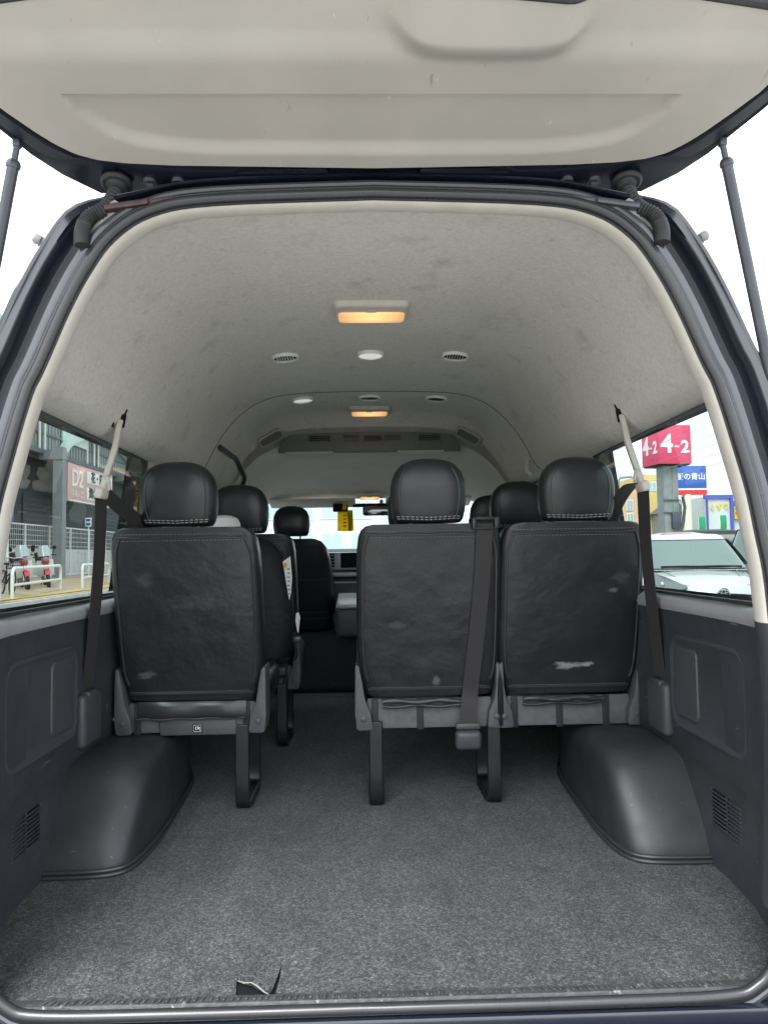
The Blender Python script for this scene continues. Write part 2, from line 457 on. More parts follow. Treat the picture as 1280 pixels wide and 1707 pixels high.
def cat_rom(P, k):
    """smooth open polyline through P with k steps per span"""
    P = [V(p) for p in P]; out = []
    for i in range(len(P) - 1):
        a = P[max(i - 1, 0)]; b = P[i]; c = P[i + 1]; d = P[min(i + 2, len(P) - 1)]
        for j in range(k):
            t = j / k
            out.append(.5 * (2 * b + (c - a) * t + (2 * a - 5 * b + 4 * c - d) * t * t + (3 * b - a - 3 * c + d) * t ** 3))
    out.append(P[-1]); return out

def lerp(a, b, t):
    return a + (b - a) * t
def interp(x, tab):
    if x <= tab[0][0]: return tab[0][1]
    for (a, fa), (b, fb) in zip(tab, tab[1:]):
        if x <= b: return lerp(fa, fb, (x - a) / (b - a))
    return tab[-1][1]
def smooth01(t):
    t = max(0, min(1, t)); return t * t * (3 - 2 * t)


# ================================================================== the van
GZ = -.50
van = empty('van', (0, 3.0, GZ), 'black high roof passenger van with raised tailgate, seen into its open cabin', 'van')
FR = 4.76           # front end of the cabin lining
IN = [(.862, .676), (.800, 1.146), (.752, 1.178), (.727, 1.212), (.692, 1.285), (.642, 1.365), (.568, 1.445), (.465, 1.505), (.32, 1.532), (0, 1.540)]
OP = [(.735, .676), (.650, 1.125), (.637, 1.152), (.622, 1.188), (.588, 1.272), (.550, 1.348), (.503, 1.415), (.430, 1.464), (.31, 1.486), (0, 1.497)]
K0, K1 = 8, 5
def prof(P, bulge=0.):
    a, b = V((*P[0], 0)), V((*P[1], 0))
    lo = [a.lerp(b, i / K0) + V((bulge * 4 * (i / K0) * (1 - i / K0), 0, 0)) for i in range(K0)]
    ext = [V((*p, 0)) for p in P[1:]] + [V((-P[-2][0], P[-2][1], 0))]
    hi = cat_rom(ext, K1)[:-K1]
    return [(p.x, p.y) for p in lo + hi]
PI_, PO_ = prof(IN), prof(OP, .014)
NP = len(PI_)
def front_f(y):
    if y < 3.72: return 1.
    if y < 4.08: return lerp(1., .60, smooth01((y - 3.72) / .36))
    return lerp(.60, .09, min(1, (y - 4.08) / (FR - 4.08)))
def blend(dy):
    return interp(dy, [(0, 0), (.012, .05), (.03, .12), (.06, .24), (.10, .40), (.16, .62), (.22, .79), (.32, .93), (.45, 1.)])
def yo(z): return 1.365 + .022 * z
def inner(i, dy, side, off=0.):
    """point i of the lining's half section, dy behind the tailgate opening; off pushes it outwards"""
    b = blend(dy)
    x = lerp(PO_[i][0], PI_[i][0], b); z = lerp(PO_[i][1], PI_[i][1], b)
    y = 1.365 + .022 * z * (1 - min(dy / .4, 1)) + dy
    f = front_f(y)
    if z > 1.1: z = 1.1 + (z - 1.1) * f
    if off:
        j0, j1 = max(i - 1, 0), min(i + 1, NP - 1)
        tx, tz = PI_[j1][0] - PI_[j0][0], PI_[j1][1] - PI_[j0][1]
        if i == NP - 1: tx, tz = -1, 0
        l = sqrt(tx * tx + tz * tz); x += off * tz / l; z += -off * tx / l
    return V((side * x, y, z))
WIN = [(1.56, 2.64), (2.86, 3.62), (4.12, 4.70)]
DY = sorted(set([0, .006, .012, .02, .03, .045, .06, .08, .10, .13, .16, .19, .22, .27, .32, .38, .45]
                + [round(.5 + .08 * k, 3) for k in range(36)] + [round(y - 1.365, 4) for w_ in WIN for y in w_]))
DY = [d for d in DY if d + 1.365 <= FR + .001]
def in_win(d0, d1):
    y = 1.365 + (d0 + d1) / 2
    return any(a < y < b for a, b in WIN)
hl, pt = MB(), MB()
ND = len(DY)
for side in (-1, 1):
    def fn(u, v, side=side):
        return inner(round(v * (NP - 1)), DY[round(u * (ND - 1))], side)
    hl.grid(fn, ND - 1, NP - 1, keep=lambda i, j: j >= K0 and DY[i] + 1.365 < 3.93)
    pt.grid(fn, ND - 1, NP - 1, keep=lambda i, j: j < K0 and not in_win(DY[i], DY[i + 1]))
headliner = obj('headliner', hl, 'headliner', van, smooth=60)
obj('pillar_trim', pt, 'pillar', van, smooth=60)
fh = MB()
for side in (-1, 1):
    fh.grid(lambda u, v, side=side: inner(K0 + round(v * (NP - 1 - K0)), DY[round(u * (ND - 1))], side), ND - 1, NP - 1 - K0,
            keep=lambda i, j: DY[i] + 1.365 >= 3.85)
obj('front_headliner', fh, 'frontliner', van, smooth=60)

def idx_at(z):
    return min(range(K0, NP), key=lambda i: abs(PI_[i][1] - z))
# joint line between rear and middle headliner boards
jl = []
for side in (-1, 1):
    pts = [inner(i, (3.30 - 1.365) - .05 * (1 - i / NP), side, -.0005) for i in range(K0 + 3, NP)]
    jl += pts if side < 0 else pts[::-1][1:]
obj('seam', MB().tube(jl, .0022, 6), mat('headliner_seam', (.12, .115, .105), .9), headliner)

# window seals, panes
def wall_pt(y, t, side, off=0.):
    a, b = V((PI_[0][0], 0, PI_[0][1])), V((PI_[K0][0], 0, PI_[K0][1]))
    p = a.lerp(b, t)
    bl = blend(y - 1.365); q = V((PO_[0][0], 0, PO_[0][1])).lerp(V((PO_[K0][0], 0, PO_[K0][1])), t)
    p = q.lerp(p, bl)
    zz = p.z
    if zz > 1.1: zz = 1.1 + (zz - 1.1) * front_f(y)
    return V((side * (p.x + off), y, zz))
for side in (-1, 1):
    for (a, b) in WIN:
        inn, out = [], []
        ht = .474; r = .05
        cs = [(b - r - .01, 1 - (r + .003) / ht, 0), (a + r + .01, 1 - (r + .003) / ht, 1), (a + r + .01, (r + .006) / ht, 2), (b - r - .01, (r + .006) / ht, 3)]
        cr = [(b + .003, 1.001), (a - .003, 1.001), (a - .003, -.004), (b + .003, -.004)]
        for (cy, ct, q) in cs:
            for k in range(7):
                an = pi / 2 * q + pi / 2 * k / 6
                inn.append((cy + r * cos(an), ct + r * sin(an) / ht)); out.append(cr[q])
        sm = MB()
        sm.loft([[wall_pt(y, t, side, -.001) for y, t in out], [wall_pt(y, t, side, -.004) for y, t in inn], [wall_pt(y, t, side, .007) for y, t in inn]], caps=False)
        sl = obj('window_seal', sm, 'rubber2', van, smooth=40)
        g = MB().grid(lambda u, v: wall_pt(lerp(a, b, u), lerp(-.01, 1.01, v), side, .004), 10, 6)
        obj('window_pane', g, 'glass', van)

# lower trim: floor to belt
WI = [(.845, -.004), (.845, .12), (.845, .240), (.836, .252), (.836, .45), (.835, .60), (.829, .632), (.823, .645), (.825, .660), (.845, .672), (.862, .676)]
WO = [(.682, .02), (.715, .15), (.728, .240), (.731, .252), (.740, .45), (.738, .60), (.737, .632), (.737, .645), (.736, .660), (.736, .672), (.735, .676)]
def lower(k, dy, side):
    b = blend(dy); x = lerp(WO[k][0], WI[k][0], b); z = lerp(WO[k][1], WI[k][1], b)
    return V((side * x, 1.365 + .022 * z * (1 - min(dy / .4, 1)) + dy, z))
def rrect(y0, y1, z0, z1, r, n=6):
    out = []
    for (cy, cz, q) in ((y1 - r, z1 - r, 0), (y0 + r, z1 - r, 1), (y0 + r, z0 + r, 2), (y1 - r, z0 + r, 3)):
        for k in range(n + 1):
            an = pi / 2 * q + pi / 2 * k / n
            out.append((cy + r * cos(an), cz + r * sin(an)))
    return out
for side in (-1, 1):
    lt = MB().grid(lambda u, v: lower(round(v * (len(WI) - 1)), DY[round(u * (ND - 1))], side), ND - 1, len(WI) - 1, keep=lambda i, j: j < 6 or DY[i] < .06)
    tr = obj('side_trim', lt, 'trim', van, smooth=50)
    sl_ = MB().grid(lambda u, v: lower(6 + round(v * (len(WI) - 7)), DY[round(u * (ND - 1))], side), ND - 1, len(WI) - 7, keep=lambda i, j: DY[i] >= .06)
    obj('window_sill', sl_, 'sill', van, smooth=60)
    # raised moulding with a sunken field, and the smaller cover set in its forward end
    def plate(y0, y1, z0, z1, r, levels, xw):
        rings = []
        for inset, lift in levels:
            rings.append([V((side * (xw - lift), y, z)) for y, z in rrect(y0 + inset, y1 - inset, z0 + inset, z1 - inset, max(r - inset * .7, .006))])
        return MB().loft(rings)
    obj('moulded_recess', plate(1.672, 2.098, .310, .570, .055, [(0, -.004), (.002, .005), (.007, .0085), (.013, .0075), (.022, .0012)], .836), 'recess', tr, smooth=50)
    obj('access_cover', plate(1.928, 2.07, .345, .537, .022, [(0, -.004), (.001, .0035), (.003, .0055), (.006, .0058)], .836), 'trim2', tr, smooth=50)
    vg = MB()
    for c0, c1 in ((1.742, 1.812), (1.819, 1.889)):
        for k in range(9):
            z = .112 + k * .0098
            vg.box((side * .8425, (c0 + c1) / 2, z), (.009, c1 - c0, .0042), Matrix.Rotation(side * R(28), 3, 'Y'), .0012, 1)
    for yy in (1.739, 1.8155, 1.892):
        vg.box((side * .8435, yy, .152), (.005, .003, .094), None, .001, 1)
    gr = obj('vent_grille', vg, 'trim', tr)
    obj('duct', MB().box((side * .8462, 1.8155, .152), (.0035, .15, .09)), 'dark', gr)

# wheel arch covers
base = [(.845, 1.918), (.78, 1.919), (.72, 1.923), (.681, 1.932), (.652, 1.955), (.638, 2.00), (.631, 2.07), (.628, 2.17), (.635, 2.35), (.648, 2.58), (.668, 2.72), (.715, 2.86), (.78, 2.93), (.845, 2.95)]
bs = [(p.x, p.y) for p in cat_rom([(x, y, 0) for x, y in base], 4)]
def arch_x(y):         # inner edge of the cover on the floor
    for (x0, y0), (x1, y1) in zip(bs, bs[1:]):
        if y0 <= y <= y1 and y1 > y0:
            return lerp(x0, x1, (y - y0) / (y1 - y0))
    return .845
def arch_h(y):
    return interp(y, hprof)
hprof = [(p.x, p.y) for p in cat_rom([(1.917, 0, 0), (1.930, .045, 0), (1.960, .095, 0), (2.00, .146, 0), (2.045, .200, 0), (2.075, .226, 0), (2.11, .243, 0), (2.16, .251, 0), (2.25, .252, 0), (2.4, .244, 0), (2.65, .236, 0), (2.80, .20, 0), (2.90, .11, 0), (2.945, .03, 0), (2.951, 0, 0)], 5)]
ays = [1.9175 + .34 * (k / 44) ** 2.1 for k in range(45)] + [2.26 + .69 * k / 30 for k in range(31)]
for side in (-1, 1):
    rings = []
    for y in ays:
        xi, h = arch_x(y), arch_h(y)
        nn = lerp(3.2, 7.5, smooth01((y - 1.92) / .20))
        rg = []
        for k in range(33):
            an = pi / 2 * k / 32
            rg.append(V((side * (.846 - (.846 - xi) * cos(an) ** (2 / nn)), y, -.002 + h * sin(an) ** (2 / nn))))
        rings.append(rg)
    am = MB().loft(rings, closed_u=False, caps=False)
    ac = obj('wheel_arch_cover', am, 'arch', van, smooth=70)
    pp = MB()
    for z, o_ in ((.006, -.007), (.017, -.004)):
        pts = []
        for i, (x, y) in enumerate(bs):
            a = bs[max(i - 1, 0)]; b = bs[min(i + 1, len(bs) - 1)]
            tx, ty = b[0] - a[0], b[1] - a[1]; l = sqrt(tx * tx + ty * ty)
            pts.append(V((side * min(x + ty / l * o_, .844), y - tx / l * o_, z)))
        pp.tube(pts, .0055, 8)
    obj('piping', pp, 'piping', ac)

# carpet with its torn corner
def cw(y): return interp(y, [(1.36, .655), (1.385, .685), (1.42, .725), (1.48, .765), (1.55, .80), (1.7, .846), (5, .846)])
cy = [1.398 + .0 * k for k in range(1)] + [1.41, 1.43, 1.46, 1.5, 1.56, 1.65, 1.8, 2.2, 2.6, 3.0, 3.4, 3.8, 4.2, 4.6, 4.85]
tx0, tx1 = -.253, -.206
cm = MB()
hole = [(-.2735, 1.398), (-.279, 1.440), (-.2815, 1.476), (-.2785, 1.452), (-.262, 1.437), (-.250, 1.434), (-.236, 1.421), (-.222, 1.409), (-.2125, 1.4055), (-.209, 1.422), (-.2045, 1.465), (-.2015, 1.512), (-.2000, 1.465), (-.2010, 1.42), (-.203, 1.398)]
bm = bmesh.new()
outl = [(-cw(1.398), 1.398)] + hole + [(cw(1.398), 1.398)] + [(cw(y), y) for y in cy[1:]] + [(-cw(y), y) for y in cy[:0:-1]]
vs = [bm.verts.new((x, y, 0)) for x, y in outl]
es = [bm.edges.new((vs[i], vs[(i + 1) % len(vs)])) for i in range(len(vs))]
bmesh.ops.triangle_fill(bm, use_beauty=True, edges=es)
cm._bm(bm)
carpet = obj('floor_carpet', cm, 'carpet', van, smooth=0)
fl = MB()
fp = [(-.2785, 1.452, .001), (-.264, 1.439, .004), (-.250, 1.4345, .007), (-.236, 1.421, .007), (-.222, 1.409, .003), (-.2135, 1.4055, .001)]
fl.loft([[V(p) + V((0, .022, .0005)) for p in fp], [V(p) + V((0, .010, .004)) for p in fp], [V(p) for p in fp], [V(p) + V((.001, -.001, -.0028)) for p in fp], [V(p) + V((0, .018, -.0015)) for p in fp]], closed_u=False, caps=False)
obj('torn_flap', fl, 'carpet', carpet, smooth=0, label='frayed flap at the torn edge')
fe = MB()
fe.tube([V(p) + V((0, -.0008, -.001)) for p in fp], [.0008, .0015, .0011, .0016, .0012, .0007], 6)
obj('frayed_backing', fe, mat('pale_jute_backing', (.24, .235, .22), .9, bump=(300, .8, .003)), carpet)
obj('floor_pan', MB().box((0, 3.1, -.02), (1.69, 3.46, .03)), 'dark', van)

# scuff plate: black rubber strip with slanting ribs
sp = MB()
sp.loft([[V((x, y, z)) for x, y, z in ((-xx, yy, zz), (-xx * .5, yy - .003, zz), (0, yy - .004, zz), (xx * .5, yy - .003, zz), (xx, yy, zz))]
         for xx, yy, zz in ((.69, 1.4, .0045), (.685, 1.396, .0055), (.66, 1.379, .0045), (.65, 1.374, -.006))], closed_u=False, caps=False)
for k in range(96):
    x = -.61 + k * .01285 + random.uniform(-.002, .002)
    ang = lerp(-.5, .45, k / 95) + random.uniform(-.15, .15)
    sp.box((x, 1.3865 - .003 * (1 - abs(x) / .6) + random.uniform(-.0008, .0008), .0068), (.0034, .0145 * random.uniform(.75, 1), .0032), Matrix.Rotation(ang, 3, 'Z'), .001, 1)
obj('scuff_plate', sp, mat('worn_black_rubber', (.05, .052, .056), .38, vary=(60, .3), bump=(150, .4, .002),
                           marks=[((90, 60, 60), .62, .72, (.36, .36, .36), .7)]), van)

# tailgate opening: rubber seal, flange, gutter
OUT = [(0, 0.0), (.35, .0), (.60, .003), (.665, .020), (.702, .065), (.722, .16), (.737, .38), (.739, .52), (.738, .60), (.735, .676), (.7295, .76), (.7186, .83), (.708, .90), (.697, .95), (.6845, 1.0), (.672, 1.05), (.661, 1.09)] + [(x, z) for x, z in OP[1:]]
oh = [(p.x, p.y) for p in cat_rom([(x, z, 0) for x, z in OUT], 5)]
loop = oh + [(-x, z) for x, z in oh[-2:0:-1]]
NL = len(loop)
def onorm(i):
    a, b = loop[i - 1], loop[(i + 1) % NL]
    tx, tz = b[0] - a[0], b[1] - a[1]; l = sqrt(tx * tx + tz * tz)
    return tz / l, -tx / l
def off_loop(off, dy, topscale=True):
    r = []
    for i, (x, z) in enumerate(loop):
        nx, nz = onorm(i)
        s = 1.
        if topscale and z > 1.40:
            s = lerp(1, .30, smooth01((z - 1.40) / .075))
        if z < .12: s = lerp(.6, 1, smooth01((z - .0) / .12))
        if off < 0: off_ = off * smooth01((z - .005) / .16)
        else: off_ = off
        o = off_ if off < .03 else .03 + (off - .03) * s
        r.append(V((x + nx * o, yo(z) + dy, z + nz * o)))
    return r
sm = MB()
sm.tube(off_loop(.004, -.006), .0105, 12, closed=True)
sm.loft([off_loop(-.006, .004), off_loop(-.003, -.002), off_loop(.003, -.003)], caps=False)
sm.tube(off_loop(.0165, -.001), .0055, 8, closed=True)
obj('tailgate_seal', sm, 'rubber', van, smooth=60)
loops = [off_loop(-.002, .004), off_loop(-.0045, .005), off_loop(-.0075, .010), off_loop(-.0092, .020), off_loop(-.0088, .034), off_loop(-.004, .055), off_loop(.010, .085)]
ct, dt = MB(), MB()
for q in range(NL):
    qq = (q + 1) % NL
    zc = (loop[q][1] + loop[qq][1]) / 2
    if zc < .13: continue
    (ct if zc > .655 else dt).loft([[lp[q] for lp in loops], [lp[qq] for lp in loops]], closed_u=False, caps=False)
def weld(mb):
    bm = bmesh.new(); vv_ = [bm.verts.new(p) for p in mb.v]
    for f in mb.f: bm.faces.new([vv_[i] for i in f])
    bmesh.ops.remove_doubles(bm, verts=bm.verts[:], dist=.0002)
    r = MB(); return r._bm(bm)
obj('opening_trim', weld(ct), 'pillar', van, smooth=60)
lo_t = weld(dt)
for s_ in (-1, 1):
    hf = MB(); ids = [f for f in lo_t.f if sum(lo_t.v[i].x for i in f) * s_ > 0]
    us = sorted(set(i for f in ids for i in f)); rm_ = {i: k for k, i in enumerate(us)}
    hf.add([lo_t.v[i] for i in us], [tuple(rm_[i] for i in f) for f in ids])
    obj('opening_trim', hf, 'trim', van, smooth=60)
fm = MB().loft([off_loop(.012, .006), off_loop(.021, -.001), off_loop(.027, -.004), off_loop(.036, -.002), off_loop(.041, .006), off_loop(.043, .02)], caps=False)
obj('opening_flange', fm, 'flange', van, smooth=40)
gm = MB().loft([off_loop(.041, .012), off_loop(.048, .034), off_loop(.072, .038), off_loop(.078, .030), off_loop(.082, .010), off_loop(.086, .006),
                off_loop(.102, .008), off_loop(.106, .013), off_loop(.111, .012), off_loop(.120, .020), off_loop(.126, .040), off_loop(.132, .09), [V((math.copysign(lerp(.932, abs(p.x), smooth01((p.z - .70) / .35)), p.x) if p.z > .02 and abs(p.x) > .5 else p.x, p.y, p.z)) for p in off_loop(.150, .16)]], caps=False)
obj('rear_corner_panel', gm, 'paint', van, smooth=38)
# outer skin
bsn = MB()
for side in (-1, 1):
    bsn.grid(lambda u, v: inner(round(v * (NP - 1)), DY[3 + round(u * (ND - 4))], side, .075 - .02 * (v > .9)), ND - 4, NP - 1,
             keep=lambda i, j: DY[i + 3] > .13 and not (j < K0 and in_win(DY[i + 3], DY[i + 4])))
    LO = [(.937, .68), (.945, .55), (.945, .2), (.935, -.1), (.90, -.30), (.80, -.32)]
    bsn.grid(lambda u, v: V((side * LO[round(v * 5)][0] * (1 if u > .02 else .97), lerp(1.42, 5.2, u), LO[round(v * 5)][1])), 40, 5,
             keep=lambda i, j: not (j >= 2 and (abs(lerp(1.42, 5.2, (i + .5) / 40) - 2.35) < .40 or abs(lerp(1.42, 5.2, (i + .5) / 40) - 4.92) < .3)))
nose = [(4.84, 1.20, .74), (5.30, .84, .88), (5.38, .70, .91), (5.42, .3, .93), (5.40, -.1, .93), (5.3, -.3, .9)]
for a, b in zip(nose[1:], nose[2:]):
    bsn.grid(lambda u, v: V((lerp(-1, 1, u) * lerp(a[2], b[2], v), lerp(a[0], b[0], v) - .16 * abs(lerp(-1, 1, u)) ** 3, lerp(a[1], b[1], v))), 16, 3)
obj('body_shell', bsn, 'paint', van, smooth=45)
ws = MB().grid(lambda u, v: V((lerp(-1, 1, u) * lerp(.70, .86, v), lerp(4.80, 5.22, v) - .12 * abs(lerp(-1, 1, u)) ** 3, lerp(1.165, .80, v))), 14, 6)
obj('windscreen', ws, 'wind', van)
for side in (-1, 1):
    ap = MB().tube([(side * .74, 4.73, 1.20), (side * .78, 4.84, 1.08), (side * .83, 4.98, .92), (side * .86, 5.08, .80)], .045, 10)
    obj('windscreen_pillar', ap, 'pillar', van)
bp_ = MB().box((0, 1.27, -.17), (1.78, .17, .28), None, .05, 4)
obj('rear_bumper', bp_, mat('black_bumper_plastic', (.03, .031, .034), .55, bump=(500, .2, .001)), van)
obj('rear_sill', MB().box((0, 1.372, -.10), (1.46, .05, .17), None, .01), 'paint', van)
for yw in (2.35, 4.92):
    for side in (-1, 1):
        wl = MB().lathe([(.05, -.10), (.30, -.10), (.325, -.07), (.325, .07), (.30, .10), (.21, .10), (.19, .07), (.05, .07)], (side * .80, yw, GZ + .325), (side, 0, 0), 32)
        obj('wheel', wl, 'rubber2', van)

# ---------------------------------------------------------------- tailgate, open overhead
AL = R(15); TY, TZ = 1.46, 1.526
def tg(x, s, d=0.):
    """point on the raised tailgate: s from hinge edge towards the camera, d outwards (up) from the trim face"""
    return V((x, TY - s * cos(AL) + d * sin(AL), TZ + s * sin(AL) + d * cos(AL)))
lid = MB()
rim = [(.0, .555), (.05, .612), (.10, .650), (.16, .682), (.22, .715), (.32, .76), (.45, .80), (.60, .825), (.8, .84), (1.05, .84), (1.2, .82), (1.27, .72)]
def rw(s): return interp(s, rim)
tedge = [(0, .078), (.28, .084), (.38, .086), (.47, .092), (.52, .100), (.556, .114), (.585, .138), (.607, .163), (.64, .208), (.668, .25), (.70, .33), (.725, .45)]
def thalf(s):     # trim half width at s
    return interp(s, [(y, x) for x, y in tedge])
ss = [0.0, .02, .05, .08, .1, .13, .16, .2, .25, .32, .40, .5, .6, .8, 1.05, 1.2, 1.27]
for side in (-1, 1):
    rings = []
    for s in ss:
        wo = rw(s)
        wi = (thalf(s) if s >= .084 else 0) - .02 if s >= .10 else 0
        wi = max(0, min(wi, wo - .05))
        if s > .45: wi = wo - .10
        rings.append([tg(side * wi, s, .022), tg(side * lerp(wi, wo, .35), s, .022), tg(side * lerp(wi, wo, .45), s, .006), tg(side * lerp(wi, wo, .72), s, .004), tg(side * lerp(wi, wo, .80), s, .016),
                      tg(side * (wo - .006), s, .012), tg(side * wo, s, .02), tg(side * wo, s, .05), tg(side * (wo - .03), s, .075), tg(side * wi, s, .08)])
    lid.loft(rings, closed_u=False, caps=False)
# hinge edge and lower end of the lid
lid.loft([[tg(lerp(-1, 1, k / 24) * .555, 0, d) for k in range(25)] for d in (.022, .08)], closed_u=False, caps=False)
lid.box(tg(0, 1.24, .03), (1.5, .09, .07), Matrix.Rotation(-AL, 3, 'X'), .02)
lid.box(tg(0, .86, .045), (1.6, .07, .03), Matrix.Rotation(-AL, 3, 'X'), .01)
tail = obj('tailgate', lid, 'lidpaint', van, smooth=40)
# upper stiffener with slot holes seen over the seal
st = MB()
st.box(tg(0, .028, .02), (.86, .034, .012), Matrix.Rotation(-AL, 3, 'X'), .004)
for c in (-.24, .24):
    st.box(tg(c, .05, .014), (.30, .02, .012), Matrix.Rotation(-AL, 3, 'X'), .006)
obj('inner_frame', st, 'lidpaint', tail)
# beige trim panel
def trim_d(x, s):
    d = 0.
    if s > .295: d += (s - .295) * .30 * smooth01((s - .295) / .06)
    # recess between s=.24 and the curved lip
    ax = abs(x - .0)
    if ax < .53:
        lo = interp(ax, [(0, .108), (.30, .110), (.38, .118), (.44, .132), (.48, .155), (.51, .19), (.53, .235)])
        if s < .246 and s > lo - .002:
            d += .011 * smooth01((s - lo) / .030) * smooth01((.2480 - s) / .002)
    # wiper motor bulge
    bx = (x - .183) / .158
    if abs(bx) < 1.25 and s > .28:
        lo = .303 + .030 * max(0, abs(bx)) ** 4
        h = smooth01((s - lo) / .055) * smooth01((1.18 - abs(bx)) / .5)
        d -= .044 * h
    return d
S_END = .432
nx_, ns_ = 150, 100
def tp(u, v):
    # v along s with edge following the trim outline
    k = lerp(-1, 1, u)
    sx_ = .725 * k
    s0 = interp(abs(sx_), tedge)
    se = S_END - .062 * abs(k) ** 1.6
    if s0 < .236:
        s = lerp(s0, .2455, v / .45) if v < .45 else (lerp(.2455, .2485, (v - .45) / .03) if v < .48 else lerp(.2485, se, (v - .48) / .52))
    else:
        s = lerp(s0, max(se, s0 + .002), v)
    return tg(sx_, s, trim_d(sx_, s))
tm = MB().grid(tp, nx_, ns_)
e0 = [tp(i / nx_, 0) for i in range(nx_ + 1)]
up_ = V((0, sin(AL), cos(AL)))
tm.loft([e0, [p + up_ * .004 + V((0, .003, 0)) for p in e0], [p + up_ * .02 for p in e0]], closed_u=False, caps=False)
obj('trim_panel', tm, 'panel', tail, smooth=60, label='scuffed beige moulded panel')
e1 = [tp(i / nx_, 1) + up_ * .004 for i in range(nx_ + 1)]
obj('glass_seal', MB().tube(e1, .008, 8), 'rubber2', tail)
gl = MB().grid(lambda u, v: tg(lerp(-.74, .74, u), lerp(.36, .83, v), .062 + .018 * (1 - (2 * u - 1) ** 2)), 10, 6)
obj('rear_window', gl, 'lidglass', tail)
obj('lower_trim', MB().box(tg(0, 1.04, .03), (1.45, .32, .03), Matrix.Rotation(-AL, 3, 'X'), .012, 3), 'panel', tail)
# hinges, hoses, struts
for side in (-1, 1):
    hb = MB()
    for hx in (.385, .440):
        pts = [tg(side * hx, .040, .004), tg(side * hx, .020, -.012), tg(side * hx, -.004, -.016), tg(side * hx, -.03, -.008)]
        hb.ribbon(pts, (1, 0, 0), .013, .007)
        hb.disc(tg(side * hx, .040, .006), .013, .012, (0, 0, 1))
    hb.tube([tg(side * .372, .0, -.012), tg(side * .452, .0, -.012)], .006, 10)
    obj('tailgate_hinge', hb, 'steel', tail)
    rb = MB().box((side * .475, 1.400, 1.478), (.085, .03, .012), Matrix.Rotation(side * R(8), 3, 'Y'), .003)
    rb.box((side * .41, 1.405, 1.489), (.05, .03, .01), Matrix.Rotation(side * R(6), 3, 'Y'), .003)
    obj('hinge_plate', rb, 'rust' if side < 0 else 'steel', van)
    hs_ = MB()
    path = cat_rom([tg(side * .507, .034, .012), tg(side * .507, .032, -.012), V((side * .520, 1.405, 1.478)), V((side * .545, 1.392, 1.455)), V((side * .556, 1.384, 1.425)), V((side * .555, 1.382, 1.395))], 12)
    rr = []
    for i in range(len(path)):
        if i < 12: rr.append(lerp(.024, .018, i / 12))
        elif i < 44: rr.append(.0125 + .0028 * (i % 2))
        else: rr.append(.0145)
    hs_.tube(path, rr, 14)
    hs_.lathe([(.030, -.003), (.031, .002), (.026, .006)], tg(side * .507, .034, .006), (0, -sin(AL), -cos(AL)), 20)
    obj('wiring_hose', hs_, 'rubber2', tail)
    a = tg(side * .655, .135, .0); b = V((side * .778, 1.412, 1.10))
    dv = (b - a).normalized()
    sb = MB().tube([a + dv * .028, a + dv * .034, a + dv * .05, b - dv * .03], [.009, .0115, .0105, .0105], 16)
    str_ = obj('gas_strut', sb, 'steel', van)
    rd = MB().tube([a, a + dv * .03], .006, 10)
    rd.box(a + V((0, 0, .004)), (.014, .014, .016), None, .003)
    rd.tube([a + dv * .026, a + dv * .032, a + dv * .040], [.009, .013, .013], 14)
    obj('strut_end', rd, 'steel', str_)
    obj('buffer', MB().lathe([(.008, 0), (.010, .003), (.011, .012), (.008, .017)], (side * .652, 1.43, 1.425), (side * .9, -.1, .4), 14).box((side * .645, 1.435, 1.415), (.018, .014, .014), None, .003), 'sill', van)
    # pale reinforcement seen between seal and hinge
    pk = MB().loft([[V((side * x, y, z)) for x, y, z in ((.47, 1.402, 1.474), (.52, 1.402, 1.448), (.555, 1.402, 1.405))], [V((side * x, y, z)) for x, y, z in ((.50, 1.398, 1.492), (.556, 1.398, 1.462), (.578, 1.398, 1.405))]], closed_u=False, caps=False)
    obj('corner_gusset', pk, mat('dusty_grey_steel', (.32, .31, .29), .5, vary=(50, .3)), van)

# ---------------------------------------------------------------- roof fittings
def lamp(y, z, w_, ln, tilt=0., drop=.016, lens='lens'):
    rot = Matrix.Rotation(tilt, 3, 'X')
    def T(x, dy, dz): return V((x, y, z)) + rot @ V((0, dy, dz))
    hsg = MB()
    hsg.loft([[T(p[0], p[1], dz) for p in rrect(-w_ / 2 + i_, w_ / 2 - i_, -ln / 2 + i_, ln / 2 - i_, .022 - i_ * .6)] for i_, dz in ((0, .004), (.001, -drop * .55), (.006, -drop * .9), (.012, -drop))])
    h = obj('ceiling_lamp', hsg, 'pillar', van, smooth=50)
    l_ = MB()
    l_.loft([[T(p[0], p[1], dz) for p in rrect(-w_ / 2 + .012 + i_, w_ / 2 - .012 - i_, -ln * .10 + i_, ln / 2 - .006 - i_, .016 - i_ * .5)] for i_, dz in ((0, -drop + .003), (.001, -drop - .007), (.006, -drop - .010))])
    obj('lens', l_, lens, h, smooth=50)
    sw = MB().box(T(0, -ln * .22, -drop - .002), (.03, .010, .007), rot, .002)
    obj('switch', sw, 'acbeige', h)
    return h
lamp(2.175, 1.5385, .225, .135)
lamp(3.70, 1.537, .205, .13, R(-1))
lamp(4.60, 1.172, .15, .07, R(-16), .012)
